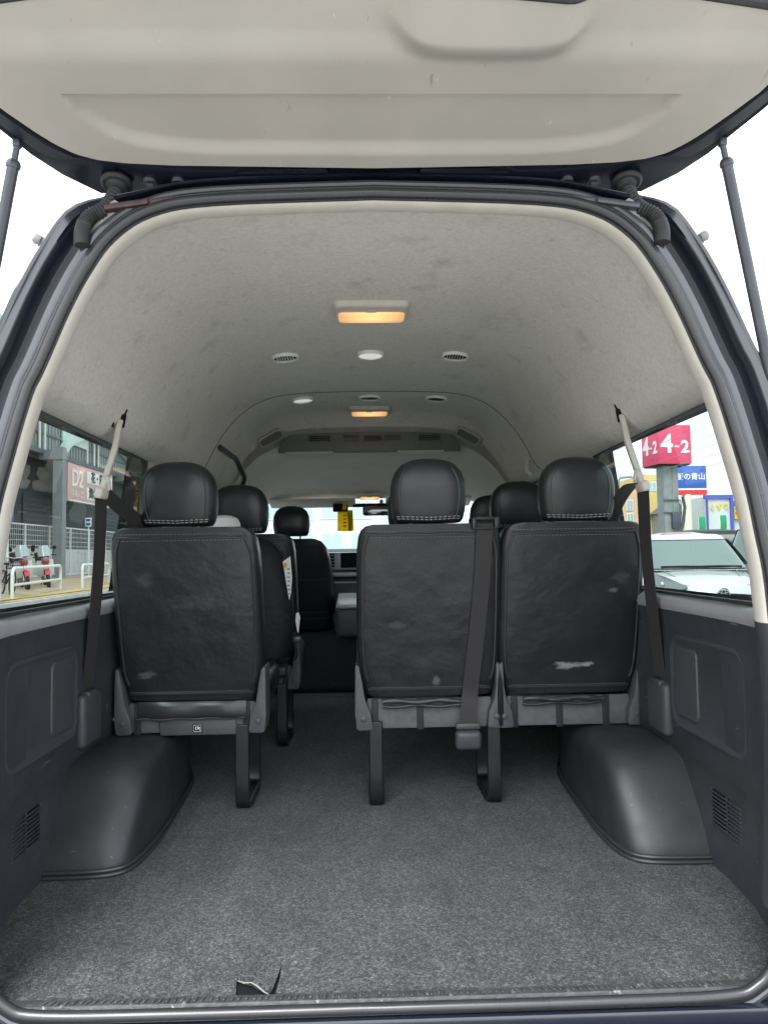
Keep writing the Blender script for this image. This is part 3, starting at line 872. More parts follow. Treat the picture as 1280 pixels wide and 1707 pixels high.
for yy in (2.675, 3.415):
    for k, xx in enumerate((-.312, 0, .312)):
        zz = 1.5375 if xx == 0 else 1.530
        rt = Matrix.Rotation((0 if xx == 0 else (-1 if xx < 0 else 1) * R(5)), 3, 'Y')
        ax = rt @ V((0, 0, -1))
        c = V((xx, yy, zz))
        rg = MB().lathe([(.0425, -.004), (.049, -.002), (.050, .006), (.047, .010), (.0435, .009), (.0425, .002)], c, ax, 28)
        lit = (yy < 3 and xx == 0) or (yy > 3 and xx < 0)
        if lit:
            rgo = obj('reading_lamp', rg, 'ring', van, smooth=50)
            obj('lens', MB().lathe([(.043, -.002), (.043, .004), (.025, .008), (.004, .009)], c, ax, 24), 'lensdim', rgo)
        else:
            rgo = obj('air_nozzle', rg, 'ring', van, smooth=50)
            nz_ = MB().lathe([(.043, -.002), (.043, .003), (.004, .0035)], c, ax, 24)
            obj('duct', nz_, 'dark', rgo)
            fl_ = MB()
            for q in range(-3, 4):
                hw = sqrt(max(0, .041 ** 2 - (q * .0095) ** 2))
                fl_.box(c + rt @ V((q * .0095, 0, -.0045)), (.002, hw * 2, .007), Matrix.Rotation(R(25 + 30 * (k % 2)), 3, 'Y'))
            obj('fins', fl_, 'acgrey' if yy > 3 else 'ring', rgo)
# rear air conditioner unit
au = MB()
sec = lambda y, zb, zt, hw: [V((x, y, z)) for x, z in ((-hw, zb), (hw, zb), (hw, zb + .02), (hw - .012, zb + .05), (hw - .05, zt - .045), (hw - .13, zt - .010), (0, zt), (-hw + .13, zt - .010), (-hw + .05, zt - .045), (-hw + .012, zb + .05), (-hw, zb + .02))]
au.loft([sec(3.895, 1.352, 1.485, .475), sec(3.90, 1.347, 1.50, .485), sec(3.95, 1.352, 1.52, .49), sec(4.07, 1.374, 1.44, .46)])
acu = obj('air_conditioner', au, 'acgrey', van, smooth=45)
for xx, wv in ((-.265, .125), (.018, .105), (.318, .125)):
    vb = MB().box((xx, 3.8925, 1.421), (wv, .012, .034), None, .004)
    vo = obj('air_vent', vb, 'acgrey', acu)
    sl_ = MB()
    for k in range(9):
        sl_.box((xx - wv * .42 + wv * .84 * k / 8, 3.8855, 1.421), (.0025, .006, .024))
    for k in range(2):
        sl_.box((xx, 3.8845, 1.415 + k * .012), (wv * .9, .004, .002))
    obj('slats', sl_, 'acgrey', vo)
    obj('duct', MB().box((xx, 3.8868, 1.421), (wv * .9, .004, .026)), 'dark', vo)
obj('control_panel', MB().box((-.098, 3.8915, 1.421), (.085, .010, .032), None, .003), 'trim2', acu)
obj('control_panel', MB().box((.122, 3.8915, 1.423), (.085, .010, .028), None, .003), 'trim2', acu)
for xx in (-.26, .24):
    obj('return_grille', MB().box((xx - .06 * (xx < 0) + .03 * (xx > 0), 3.90, 1.346), (.25, .03, .014), None, .004).box((xx - .06 * (xx < 0) + .03 * (xx > 0), 3.89, 1.337), (.23, .012, .006), None, .002), 'acbeige', acu)
# corner speaker grilles
for side in (-1, 1):
    i0, i1 = idx_at(1.435), idx_at(1.505)
    dd = 3.83 - 1.365
    pa, pb = inner(i0, dd, side), inner(i1, dd, side)
    pm = (pa + pb) / 2; dirv = (pb - pa).normalized(); ln = (pb - pa).length
    nrm = V((-side * abs(dirv.z), 0, -abs(dirv.x))).normalized()
    yd_ = V((0, 1, 0)) + nrm * .75
    if dirv.cross(yd_).dot(nrm) < 0: yd_ = -yd_
    mx = frame(pm + nrm * .022, dirv, yd_)
    sg = MB().loft([[mx @ V((p[0], p[1], dz)) for p in rrect(-ln / 2 + i_, ln / 2 - i_, -.034 + i_, .034 - i_, .022)] for i_, dz in ((0, -.006), (0, .003), (.004, .006), (.007, .006), (.009, .002))])
    so_ = obj('speaker', sg, 'acbeige', van, smooth=50)
    obj('grille', MB().loft([[mx @ V((p[0], p[1], dz)) for p in rrect(-ln / 2 + .009, ln / 2 - .009, -.025, .025, .016)] for dz in (0, .0045)]), 'acgrey', so_)
# black seal over the sliding door on the left
dsl = []
iz = idx_at(1.30)
for y in (3.31, 3.45, 3.6, 3.75, 3.9, 4.0):
    dsl.append(inner(iz, y - 1.365, -1, -.006))
dsl += [inner(max(K0, iz - 4), 4.045 - 1.365, -1, -.006), inner(K0 + 2, 4.055 - 1.365, -1, -.006), wall_pt(4.06, .8, -1, -.006), wall_pt(4.06, .3, -1, -.006), V((-.84, 4.06, .62)), V((-.84, 4.06, .1))]
obj('sliding_door_seal', MB().tube(cat_rom(dsl, 4), .011, 8), 'rubber2', van)
# coat hook / belt anchor on the right by the third row
hk = inner(idx_at(1.20), 3.30 - 1.365, 1, -.01)
obj('grab_handle', MB().tube([hk + V((0, 0, .03)), hk + V((-.02, .0, .02)), hk + V((-.022, .0, -.03)), hk + V((0, 0, -.05))], .012, 8), 'acbeige', van)

# ---------------------------------------------------------------- front of the cabin
db = MB()
db.prism([(4.70, .44), (4.66, .52), (4.68, .66), (4.74, .70), (4.72, .82), (4.78, .845), (5.2, .80), (5.25, .44)], 'x', -.83, .83, .012)
dash = obj('dashboard', db, 'dash', van, smooth=40)
bz = MB().box((-.06, 4.735, .765), (.56, .05, .115), None, .012)
obj('bezel', bz, 'silver', dash)
va = MB().box((-.262, 4.707, .772), (.062, .012, .088), None, .004)
vv = obj('air_vent', va, 'dark', dash)
s2 = MB()
for k in range(4): s2.box((-.262, 4.700, .742 + .02 * k), (.056, .006, .004))
obj('slats', s2, 'silver', vv)
obj('screen', MB().box((-.06, 4.707, .770), (.26, .012, .096), None, .006), 'dark', dash)
obj('lower_console', MB().box((-.05, 4.60, .53), (.44, .14, .22), None, .03), 'trim2', dash)
obj('glove_tray', MB().box((-.05, 4.65, .68), (.60, .09, .025), None, .008), 'silver', dash)
cb = MB().box((-.02, 4.24, .44), (.36, .40, .18), None, .03, 3)
cns = obj('centre_console', cb, 'trim2', van)
obj('lid', MB().box((-.02, 4.22, .545), (.35, .42, .022), Matrix.Rotation(R(6), 3, 'X'), .008), 'silver', cns)
obj('seat_pedestal', MB().box((0, 4.63, .18), (1.67, .56, .37), None, .05, 3), 'bag', van)
for x0, x1 in ((-.63, -.09), (.10, .64)):
    vs_ = MB().box(((x0 + x1) / 2, 4.66, 1.133), (x1 - x0, .15, .018), Matrix.Rotation(R(-14), 3, 'X'), .008, 3)
    obj('sun_visor', vs_, 'pillar', van)
mr_ = MB().box((.075, 4.66, 1.080), (.24, .03, .062), None, .02, 3)
rv = obj('rear_view_mirror', mr_, 'dark', van)
obj('glass', MB().box((.075, 4.643, 1.080), (.225, .006, .050), None, .016, 3), 'mirror', rv)
obj('stalk', MB().tube([(.075, 4.67, 1.085), (.075, 4.72, 1.13), (.075, 4.76, 1.15)], .012, 8), 'dark', rv)
obj('overhead_switch_bar', MB().box((.10, 4.70, 1.118), (.42, .05, .022), None, .006), 'dark', van)

# ================================================================== seats
def sring(w_, t_, yc, z, n=5., k=40):
    out = []
    for i in range(k):
        a = 2 * pi * i / k
        c, s = cos(a), sin(a)
        x = w_ / 2 * (abs(c) ** (2 / n)) * (1 if c >= 0 else -1)
        y = t_ / 2 * (abs(s) ** (2 / n)) * (1 if s >= 0 else -1)
        out.append(V((x, yc + y, z)))
    return out
LEAN = math.tan(R(14.0))
def yr(z): return -(z - .35) * LEAN                 # rear face line of the backrest
BACK = [(.350, .380, .08), (.352, .400, .105), (.362, .408, .12), (.395, .425, .128), (.43, .448, .132), (.50, .456, .132), (.62, .458, .128), (.74, .456, .122), (.82, .450, .116), (.858, .440, .108), (.876, .424, .094), (.888, .396, .072), (.893, .352, .045)]
def bk(z, c): return interp(z, [(r[0], r[c]) for r in BACK])
def back_pt(x, z, sc=1., off=0.):
    """point on the rear face of the backrest cover"""
    w_, t_ = bk(z, 1) * sc, bk(z, 2)
    k = max(0., 1 - abs(2 * x / w_) ** 6.) ** (1 / 6.)
    return V((x, yr(z) + t_ / 2 * (1 - k) - off, z))
HEAD = [(.897, .176, .06), (.899, .200, .085), (.910, .216, .10), (.935, .230, .112), (.97, .236, .116), (1.00, .236, .114), (1.03, .228, .108), (1.055, .208, .098), (1.075, .176, .084), (1.086, .142, .068), (1.093, .100, .048), (1.0965, .05, .025)]
def hd(z, c): return interp(z, [(r[0], r[c]) for r in HEAD])
def head_y(z): return -(.89 - .35) * LEAN + .062 - (z - .89) * .10
def head_pt(x, z, off=0.):
    w_, t_ = hd(z, 1), hd(z, 2)
    k = max(0., 1 - abs(2 * x / w_) ** 3.2) ** (1 / 3.2)
    return V((x, head_y(z) - t_ / 2 * k - off, z))
def dashes(mb, pts, r=.0011, step=.0085, gap=.32):
    """row of stitches along a polyline"""
    L = 0.; seg = []
    for a, b in zip(pts, pts[1:]):
        d = (b - a).length; n = max(1, int(d / step))
        for k in range(n):
            p0, p1 = a.lerp(b, k / n), a.lerp(b, (k + 1 - gap) / n)
            mb.tube([p0, p1], r, 5)

def make_seat(label, group, cover='leather', left_bracket=True, right_bracket=True, legs=(), felt=True, hook=0, flap='pocket', seed=0, hx=0.):
    rnd = random.Random(seed)
    root = empty('van_chair', (0, 0, 0), label, 'van seat', group)
    rings = []
    for z in [r[0] for r in BACK[:4]] + [.41, .43, .46, .50, .56, .62, .68, .74, .78, .82, .84, .858, .868, .876, .883, .888, .893]:
        t_ = bk(z, 2); rings.append(sring(bk(z, 1), t_, yr(z) + t_ / 2, z, 6., 48))
    for rg in rings:                       # soft creases in the cover
        for p in rg:
            e_ = mnoise.noise(V((p.x * 7 + seed * 3.1, p.y * 7, p.z * 5))) * .0035 + mnoise.noise(V((p.x * 19 + seed, 3.3, p.z * 15))) * .0014
            p.y += e_
    b = obj('backrest', MB().loft(rings), cover, root, smooth=70)
    # piping down both edges of the rear face, double stitch row along the top, hem at the bottom
    pm = MB()
    for sx in (-1, 1):
        zz = [.40 + .02 * k for k in range(24)]
        pts = [back_pt(sx * (bk(z, 1) / 2 - .020 - .012 * smooth01((z - .8) / .08)), z, off=.002) for z in zz if z < .868]
        pm.tube(pts, .0036, 6)
    tz = .862
    pm.tube([back_pt(-.195 + .39 * k / 20, tz + .004 * sin(k * .9 + seed) * .4, off=.0015) for k in range(21)], .0036, 6)
    pm.tube([back_pt(-.195 + .39 * k / 12, .372, off=.001) for k in range(13)], .0035, 6)
    obj('seam_piping', pm, 'piping', b)
    sm_ = MB()
    dashes(sm_, [back_pt(-.193 + .386 * k / 16, tz - .009, off=.0012) for k in range(17)])
    dashes(sm_, [back_pt(-.186 + .372 * k / 16, tz + .010, off=.0012) for k in range(17)])
    dashes(sm_, [back_pt(-.185 + .37 * k / 14, .378, off=.0022) for k in range(15)], .0009)
    for sx in ():
        dashes(sm_, [back_pt(sx * (bk(.42 + .44 * k / 18, 1) / 2 - .029 - .012 * smooth01((.42 + .44 * k / 18 - .8) / .08)), .42 + .44 * k / 18, off=.0014) for k in range(19)], .0007)
    obj('stitching', sm_, 'stitch', b)
    # headrest
    rings = []
    for z in (.897, .899, .904, .910, .922, .935, .952, .97, .985, 1.0, 1.015, 1.03, 1.043, 1.055, 1.066, 1.075, 1.081, 1.086, 1.09, 1.093, 1.0965):
        rings.append(sring(hd(z, 1), hd(z, 2), head_y(z), z, 3.2, 48))
    for rg in rings:
        for p in rg:
            p.y += mnoise.noise(V((p.x * 14 + seed * 1.7, p.y * 9, p.z * 12))) * .0022
    h = obj('headrest', MB().loft(rings), 'leather_head', root, smooth=70)
    hs2, hp2 = MB(), MB()
    zb = .913
    dashes(hs2, [head_pt(-.100 + .2 * k / 14, zb + .004 * abs(k - 7) / 7, .0014) for k in range(15)], .0012)
    dashes(hs2, [head_pt(-.098 + .196 * k / 14, zb - .007 + .004 * abs(k - 7) / 7, .0016) for k in range(15)], .0012)
    for sx in (-1, 1):
        pts = [head_pt(sx * (hd(.918 + .145 * k / 14, 1) / 2 - .026), .918 + .145 * k / 14, .0012) for k in range(15)]
        obj('seam_piping', MB().tube(pts, .0022, 6), 'piping', h)
    obj('stitching', hs2, mat('pale_stitching', (.34, .34, .34), .7) if 'st2' not in M else M['st2'], h)
    for sx in (-.055, .055):
        obj('headrest_post', MB().tube([(sx, head_y(.91), .92), (sx, head_y(.88) + .004, .85)], .006, 8), 'chrome', root)
    for ch_ in root.children:
        if ch_.name.startswith('headrest'): ch_.location.x += hx
    # seat cushion
    cm_ = MB().box((0, .33, .325), (.43, .50, .135), Matrix.Rotation(R(4), 3, 'X'), .05, 4)
    obj('cushion', cm_, 'leather_side', root, smooth=70)
    # lower edge of the cover: strap pocket
    fb = MB()
    if flap == 'pocket':
        y0 = lambda z: .006
        fb.loft([[V((x, .004 - .010 * (1 - (x / .2) ** 4) * bb + .003 * sin(x * 31 + seed), z)) for x in [(-.172 + .344 * k / 22) for k in range(23)]] for z, bb in ((.345, .2), (.338, .8), (.325, 1.3), (.305, 1.2), (.294, .9), (.290, .3))], closed_u=False, caps=False)
        fl_ = obj('pocket', fb, mat('glossy_black_leather', (.028, .029, .032), .30, bump=(9, .3, .006)) if 'gl' not in M else M['gl'], root, smooth=70)
        M['gl'] = fl_.data.materials[0]
        pp = MB().tube([V((-.172 + .344 * k / 16, -.004 + .003 * sin(k), .291 + .002 * sin(k * 1.3))) for k in range(17)], .004, 6)
        pp.tube([V((-.176, .0, .344 - .05 * k / 4)) for k in range(5)], .004, 6)
        obj('seam_piping', pp, 'piping', fl_)
    else:
        fb.tube([V((-.150 + .26 * k / 14, -.006 + .002 * sin(k * 2.), .333 + .003 * sin(k * .8))) for k in range(15)], [.007 + .003 * abs(sin(k * .7)) for k in range(15)], 8)
        fb.tube([V((-.150 + .26 * k / 14, -.004, .318 - .003 * sin(k * .8))) for k in range(15)], .005, 8)
        obj('pocket', fb, 'piping', root, smooth=70)
    # felt board with straps under the seat
    ft = MB().box((0, .020, .292), (.40, .016, .095), None, .006)
    fo = obj('under_board', ft, 'cloth', root)
    for x in ((-.175, -.03, .12) if flap != 'pocket' else (-.172, .172)):
        obj('strap', MB().box((x, .0095, .290), (.021, .006, .098), None, .002), 'strap', fo)
    # hinge covers
    for sx, on in ((-1, left_bracket), (1, right_bracket)):
        if not on: continue
        pl_ = [(sx * .232, .455), (sx * .236, .445), (sx * .238, .30), (sx * .234, .252), (sx * .224, .246), (sx * .186, .247), (sx * .182, .256), (sx * .188, .30), (sx * .205, .34), (sx * .214, .40), (sx * .222, .445)]
        bm_ = MB().prism(pl_, 'y', -.020, .085, .004)
        br = obj('hinge_cover', bm_, 'bracket', root, smooth=40)
        obj('bolt', MB().lathe([(.009, 0), (.009, .004), (.005, .006)], (sx * .212, -.019, .283), (0, -1, 0), 16), 'trim2', br)
    for lx in legs:
        lg = MB()
        path = cat_rom([(lx, .012, .27), (lx, .012, .16), (lx, .012, .045), (lx, .030, .012), (lx, .075, .010), (lx, .20, .010), (lx, .245, .013), (lx, .262, .05), (lx, .258, .16), (lx, .245, .27)], 5)
        lg.ribbon(path, (1, 0, 0), .044, .020)
        lo_ = obj('leg', lg, 'leg', root, smooth=50)
        me = lo_.data
        bm2 = bmesh.new(); bm2.from_mesh(me)
        bmesh.ops.bevel(bm2, geom=[e for e in bm2.edges if len(e.link_faces) == 2 and e.calc_face_angle(0) > .9], offset=.004, segments=2, profile=.5, affect='EDGES')
        bm2.to_mesh(me); bm2.free(); me.shade_smooth()
        fp_ = MB().box((lx, .14, .003), (.052, .20, .006), None, .002)
        fp_.disc((lx, .07, .008), .009, .008).disc((lx, .21, .008), .009, .008)
        obj('foot_plate', fp_, 'leg', lo_)
    if hook:
        hk_ = MB().tube([(hook * .236, .03, .285), (hook * .262, .03, .288), (hook * .275, .028, .290)], [.012, .017, .012], 12)
        hk_.tube([(hook * .270, .028, .290), (hook * .30, .02, .284)], .009, 12)
        hk_.disc((hook * .30, .018, .283), .017, .006, (1, 0, 0)); hk_.box((hook * .31, .012, .280), (.006, .05, .05), None, .002)
        obj('latch', hk_, 'chrome', root)
    return root

G4, G3 = 'fold up seats in the rearmost row', 'seats in the third row'
sC = make_seat('single rear row leather seat left of the aisle, beside the left window', G4, cover='scuffed_leather_aisle', legs=(.158,), hook=-1, seed=1, hx=-.018)
# small pictogram plate on its under board
pc = MB().box((.02, -.0005, .262), (.030, .004, .026), None, .003)
pco = obj('pictogram_plate', pc, 'dark', sC)
pg = MB().tube([V((.0085, -.0045, .272)), V((.0315, -.0045, .272)), V((.0315, -.0045, .252)), V((.0085, -.0045, .252))], .0009, 5, closed=True)
pg.tube([V(p) for p in ((.014, -.0045, .267), (.014, -.0045, .258), (.019, -.0045, .258), (.024, -.0045, .266), (.028, -.0045, .262))], .0014, 5)
pg.tube([V(p) for p in ((.018, -.0045, .268), (.023, -.0045, .262), (.028, -.0045, .256))], .0012, 5)
obj('pictogram', pg, 'whiteplastic', pco)
lbx = MB().box((.02, .009, .270), (.24, .016, .062), None, .004)
obj('label_board', lbx, 'bracket', sC)
sC.location = (-.585, 2.385, 0)
sA = make_seat('rear row seat right of the aisle, a dark belt hanging down its back', G4, cover='scuffed_leather_middle', legs=(-.173, .204), flap='roll', seed=2)
# belt over the top of the backrest of seat A
bt = MB()
bpts = [back_pt(.168, .915, off=-.05), back_pt(.168, .9, off=-.006), back_pt(.168, .885, off=.012), back_pt(.166, .86, off=.010), back_pt(.162, .74, off=.008), back_pt(.154, .62, off=.007), back_pt(.143, .50, off=.008), back_pt(.134, .42, off=.012), back_pt(.128, .36, off=.016), V((.122, -.022, .31)), V((.118, -.024, .262))]
bt.ribbon(cat_rom(bpts, 5), (1, 0, 0), .050, .0025)
bo = obj('seat_belt', bt, 'webbing', sA, smooth=30)
gd = MB()
c0 = back_pt(.168, .893, off=.012)
for dx in (-.034, .034): gd.box(c0 + V((dx, .03, .0)), (.014, .085, .036), None, .005)
gd.box(c0 + V((0, .0, .014)), (.082, .018, .010), None, .004); gd.box(c0 + V((0, -.004, -.016)), (.082, .012, .007), None, .003)
obj('belt_guide', gd, 'leather_side', sA)
bu = MB().box((.118, -.022, .256), (.078, .020, .020), None, .006)
bu.box((.118, -.026, .214), (.082, .036, .060), Matrix.Rotation(R(8), 3, 'X'), .014, 3)
obj('buckle', bu, 'trim2', bo)
sA.location = (.170, 2.385, 0)
sB = make_seat('rear row leather seat by the right window, nearest the right wheel arch', G4, cover='scuffed_leather_window', right_bracket=True, left_bracket=True, hook=1, flap='roll', seed=3, hx=.018)
sB.location = (.618, 2.385, 0)
# pale scuff on seat B
# third row and second row, copies of the rear seats
def place(src, loc, label, group):
    c = copy_tree(src); c.location = loc; c['label'] = label; c['group'] = group
    return c
sD = make_seat('black leather third row seat left of the aisle, half hidden behind the rear left seat', G3, legs=(.158,), seed=4)
sD.location = (-.545, 3.14, 0)
place(sB, (.165, 3.14, 0), 'third row seat right of the aisle, only its headrest edge showing behind the belted seat', G3)
place(sB, (.592, 3.14, 0), 'third row seat by the right wall, its headrest showing between two rear headrests', G3)
place(sB, (.605, 3.84, 0), 'second row seat on the right, only a sliver of headrest showing', 'seats in the second row')

# front passenger seat
def front_seat():
    root = empty('front_seat', (-.455, 4.36, 0), 'black front passenger seat with a back pocket, facing the windscreen at left', 'car seat')
    o = V((-.455, 4.36, 0))
    rings = []
    for z, w_, t_ in ((.37, .40, .10), (.375, .43, .13), (.42, .455, .15), (.52, .475, .155), (.66, .47, .15), (.78, .44, .135), (.85, .40, .12), (.885, .34, .10), (.90, .26, .06)):
        rings.append([p + o for p in sring(w_, t_, -(z - .37) * .24 + t_ / 2, z, 4., 40)])
    b = obj('backrest', MB().loft(rings), 'leather_head', root, smooth=70)
    pk = MB()
    for z in (.665, .660, .475, .44):
        pk.tube([o + V((-.2 + .4 * k / 10, -(z - .37) * .24 - .003 + .004 * abs(k - 5) / 5, z - .002 * sin(k))) for k in range(11)], .004, 6)
    pk.tube([o + V((-.18 + .36 * k / 10, -(.872 - .37) * .24 + .004, .872 - .012 * (abs(k - 5) / 5) ** 3)) for k in range(11)], .004, 6)
    obj('pocket', pk, 'piping', b)
    rings = []
    for z, w_, t_ in ((.915, .15, .05), (.918, .18, .08), (.935, .20, .10), (.98, .212, .11), (1.03, .205, .105), (1.06, .178, .09), (1.08, .13, .065), (1.09, .06, .03)):
        rings.append([p + o for p in sring(w_, t_, -.085, z, 2.8, 40)])
    h = obj('headrest', MB().loft(rings), 'leather_head', root, smooth=70)
    obj('seam_piping', MB().tube([o + V((-.085 + .17 * k / 10, -.085 - .046 * (1 - abs(k - 5) / 9), .928)) for k in range(11)], .003, 6), 'piping', h)
    obj('headrest_post', MB().tube([o + V((-.05, -.08, .93)), o + V((-.05, -.08, .86))], .006, 8).tube([o + V((.05, -.08, .93)), o + V((.05, -.08, .86))], .006, 8), 'chrome', root)
    obj('cushion', MB().box(o + V((0, .30, .40)), (.48, .50, .14), None, .05, 4), 'leather_side', root, smooth=70)
    lv = MB().tube([o + V((.235, .03, .46)), o + V((.25, .02, .40)), o + V((.25, .03, .35))], [.012, .022, .014], 10)
    obj('recliner', lv, 'trim2', root)
front_seat()

# side belts hanging from the roof rail
def side_belt(side, label):
    a = V((side * .728, 2.15, 1.226)); g = V((side * .752, 2.06, 1.0)); rt = V((side * .832, 2.172, .43))
    root = empty('seat_belt', a, label, 'seat belt', 'belts hanging from the roof sides')
    # anchor slot in the lining, dark fork, beige sleeve
    fk = MB().box(a + V((-side * .004, 0, .004)), (.012, .020, .030), Matrix.Rotation(-side * R(20), 3, 'Y'), .004)
    dirv = (g - a).normalized()
    fk.box(a + dirv * .028 + V((-side * .006, 0, 0)), (.012, .018, .040), Matrix.Rotation(-side * R(10), 3, 'Y'), .004)
    obj('anchor', fk, 'dark', root)
    obj('slot', MB().tube([a + V((side * .002, .0, .02)), a + V((side * .004, .03, .016)), a + V((side * .016, .036, -.02)), a + V((side * .018, .03, -.045))] if side > 0 else
        [a + V((0, .0, .02)), a + V((0, -.03, .018)), a + V((-.012, -.042, -.02)), a + V((-.016, -.04, -.05))], .003, 6), 'dark', root)
    sl_ = MB()
    path = cat_rom([a + dirv * .030, a + dirv * .06, a.lerp(g, .5) + V((-side * .004, 0, 0)), g - dirv * .02, g + dirv * .012], 4)
    sl_.ribbon(path, (side * .25, 1, 0), [.030 + .006 * min(1, i / 4) for i in range(len(path))], .016)
    s_o = obj('sleeve', sl_, 'pillar', root, smooth=40)
    bm2 = bmesh.new(); bm2.from_mesh(s_o.data)
    bmesh.ops.bevel(bm2, geom=[e for e in bm2.edges if len(e.link_faces) == 2 and e.calc_face_angle(0) > .9], offset=.004, segments=2, profile=.5, affect='EDGES')
    bm2.to_mesh(s_o.data); bm2.free(); s_o.data.shade_smooth()
    gd_ = MB().box(g + dirv * .02, (.022, .060, .030), Matrix.Rotation(-side * R(12), 3, 'Y'), .007, 3)
    gd_.tube([g + V((-side * .012, -.01, .03)), g + V((-side * .014, .0, .012)), g + V((-side * .010, .01, -.006))], .007, 8)
    obj('guide', gd_, 'pillar', root, smooth=50)
    wb = MB().ribbon(cat_rom([g + dirv * .024, g.lerp(rt, .33) + V((0, .01, 0)), g.lerp(rt, .66) + V((0, .01, 0)), rt], 5), (side * .55, 1, 0) if False else (-side * .35, 1, 0), .046, .0022)
    e = V((side * .715, 2.30, .902))
    mid = V((side * .742, 2.15, .955))
    if side < 0:
        wb.ribbon(cat_rom([g + dirv * .012, mid, e, V((-.70, 2.42, .84))], 6), (.15, .2, 1), .046, .0022)
    else:
        wb.ribbon(cat_rom([g + dirv * .01 + V((-.004, .0, 0)), V((.757, 2.16, .992)), V((.766, 2.27, .965)), V((.772, 2.37, .915)), V((.772, 2.46, .82))], 6), (1, .1, 0), .046, .0022)
    obj('webbing', wb, 'webbing', root, smooth=30)
    rc = MB().box((side * .830, 2.172, .345), (.034, .135, .150), Matrix.Rotation(side * R(0), 3, 'Y'), .016, 4)
    rc.box((side * .826, 2.172, .415), (.026, .07, .02), None, .006)
    obj('retractor_cover', rc, 'trim2', root, smooth=50)
side_belt(-1, 'black seat belt with cream sleeve hanging by the left rear window')
side_belt(1, 'black seat belt with cream sleeve hanging by the right rear window')

# things lying about in the cabin
bag = empty('child_seat', (-.33, 3.0, .45), 'black padded child seat strapped on the left third row seat, with white labels', 'child seat')
rings = []
for z, w_, t_, dx in ((.40, .20, .10, .02), (.46, .26, .13, .015), (.55, .29, .14, .01), (.68, .29, .14, 0), (.80, .26, .13, -.02), (.86, .20, .10, -.04), (.885, .10, .05, -.05)):
    rings.append([p + V((-.47 + dx, 2.985, 0)) for p in sring(w_, t_, 0, z, 2.6, 28)])
obj('shell', MB().loft(rings), 'bag', bag, smooth=70)
pg_ = MB().prism([(-.335, .775), (-.322, .80), (-.318, .70), (-.322, .655), (-.330, .63)], 'y', 2.9005, 2.9035)
po = obj('label', MB().prism([(-.352, .78), (-.322, .80), (-.316, .72), (-.320, .66), (-.328, .63)], 'y', 2.897, 2.900), 'paper', bag)
lt_ = MB()
for k in range(7):
    lt_.box((-.330 + .002 * (k % 2), 2.8955, .655 + k * .016), (.010, .002, .005))
obj('print', lt_, mat('grey_print', (.25, .25, .25), .8), po)
obj('print', MB().box((-.342, 2.8955, .765), (.012, .002, .018)), 'yellow', po)
obj('tag', MB().prism([(-.306, .575), (-.296, .578), (-.290, .56), (-.297, .50), (-.301, .50), (-.309, .545)], 'y', 2.945, 2.948), 'paper', bag)
obj('strap', MB().tube(cat_rom([(-.31, 2.95, .50), (-.31, 2.94, .46), (-.305, 2.94, .42), (-.315, 2.94, .39)], 5), .006, 6), 'bag', bag)
obj('buckle', MB().box((-.304, 2.94, .475), (.03, .018, .02), None, .004), 'steel', bag)
ch = MB().lathe([(.001, .0), (.03, .003), (.052, .012), (.062, .03), (.064, .06), (.06, .09)], (-.548, 2.72, .955), (0, 0, -1), 24)
obj('cushion', ch, 'whiteplastic', None, label='white rounded cushion top between the two left headrests', cat='cushion', origin=(-.548, 2.72, .87))
# yellow permit and small camera at the windscreen
yt = empty('parking_permit', (-.16, 4.64, 1.02), 'yellow paper permit with red print hanging below the dash camera', 'permit')
obj('card', MB().box((-.158, 4.64, 1.015), (.092, .002, .125), Matrix.Rotation(R(2), 3, 'Y')).box((-.122, 4.638, 1.02), (.034, .002, .13), Matrix.Rotation(R(-3), 3, 'Y')), 'yellow', yt)
rp = MB()
for k in range(4):
    rp.box((-.158, 4.6375, .985 + k * .022), (.020, .001, .010))
obj('print', rp, 'red_ink', yt)
dc = empty('dash_camera', (-.185, 4.66, 1.10), 'small black dash camera with a yellow strap at the top of the windscreen', 'dash camera')
obj('body', MB().box((-.185, 4.655, 1.10), (.095, .05, .048), None, .008), 'dark', dc)
obj('mount', MB().box((-.165, 4.68, 1.125), (.045, .05, .03), None, .008), 'dark', dc)
obj('strap', MB().box((-.158, 4.626, 1.108), (.026, .004, .045), Matrix.Rotation(R(8), 3, 'Y')), 'yellow', dc)
lev = MB().tube([(-.31, 3.30, .40), (-.29, 3.30, .375), (-.31, 3.30, .33)], [.018, .022, .015], 10)

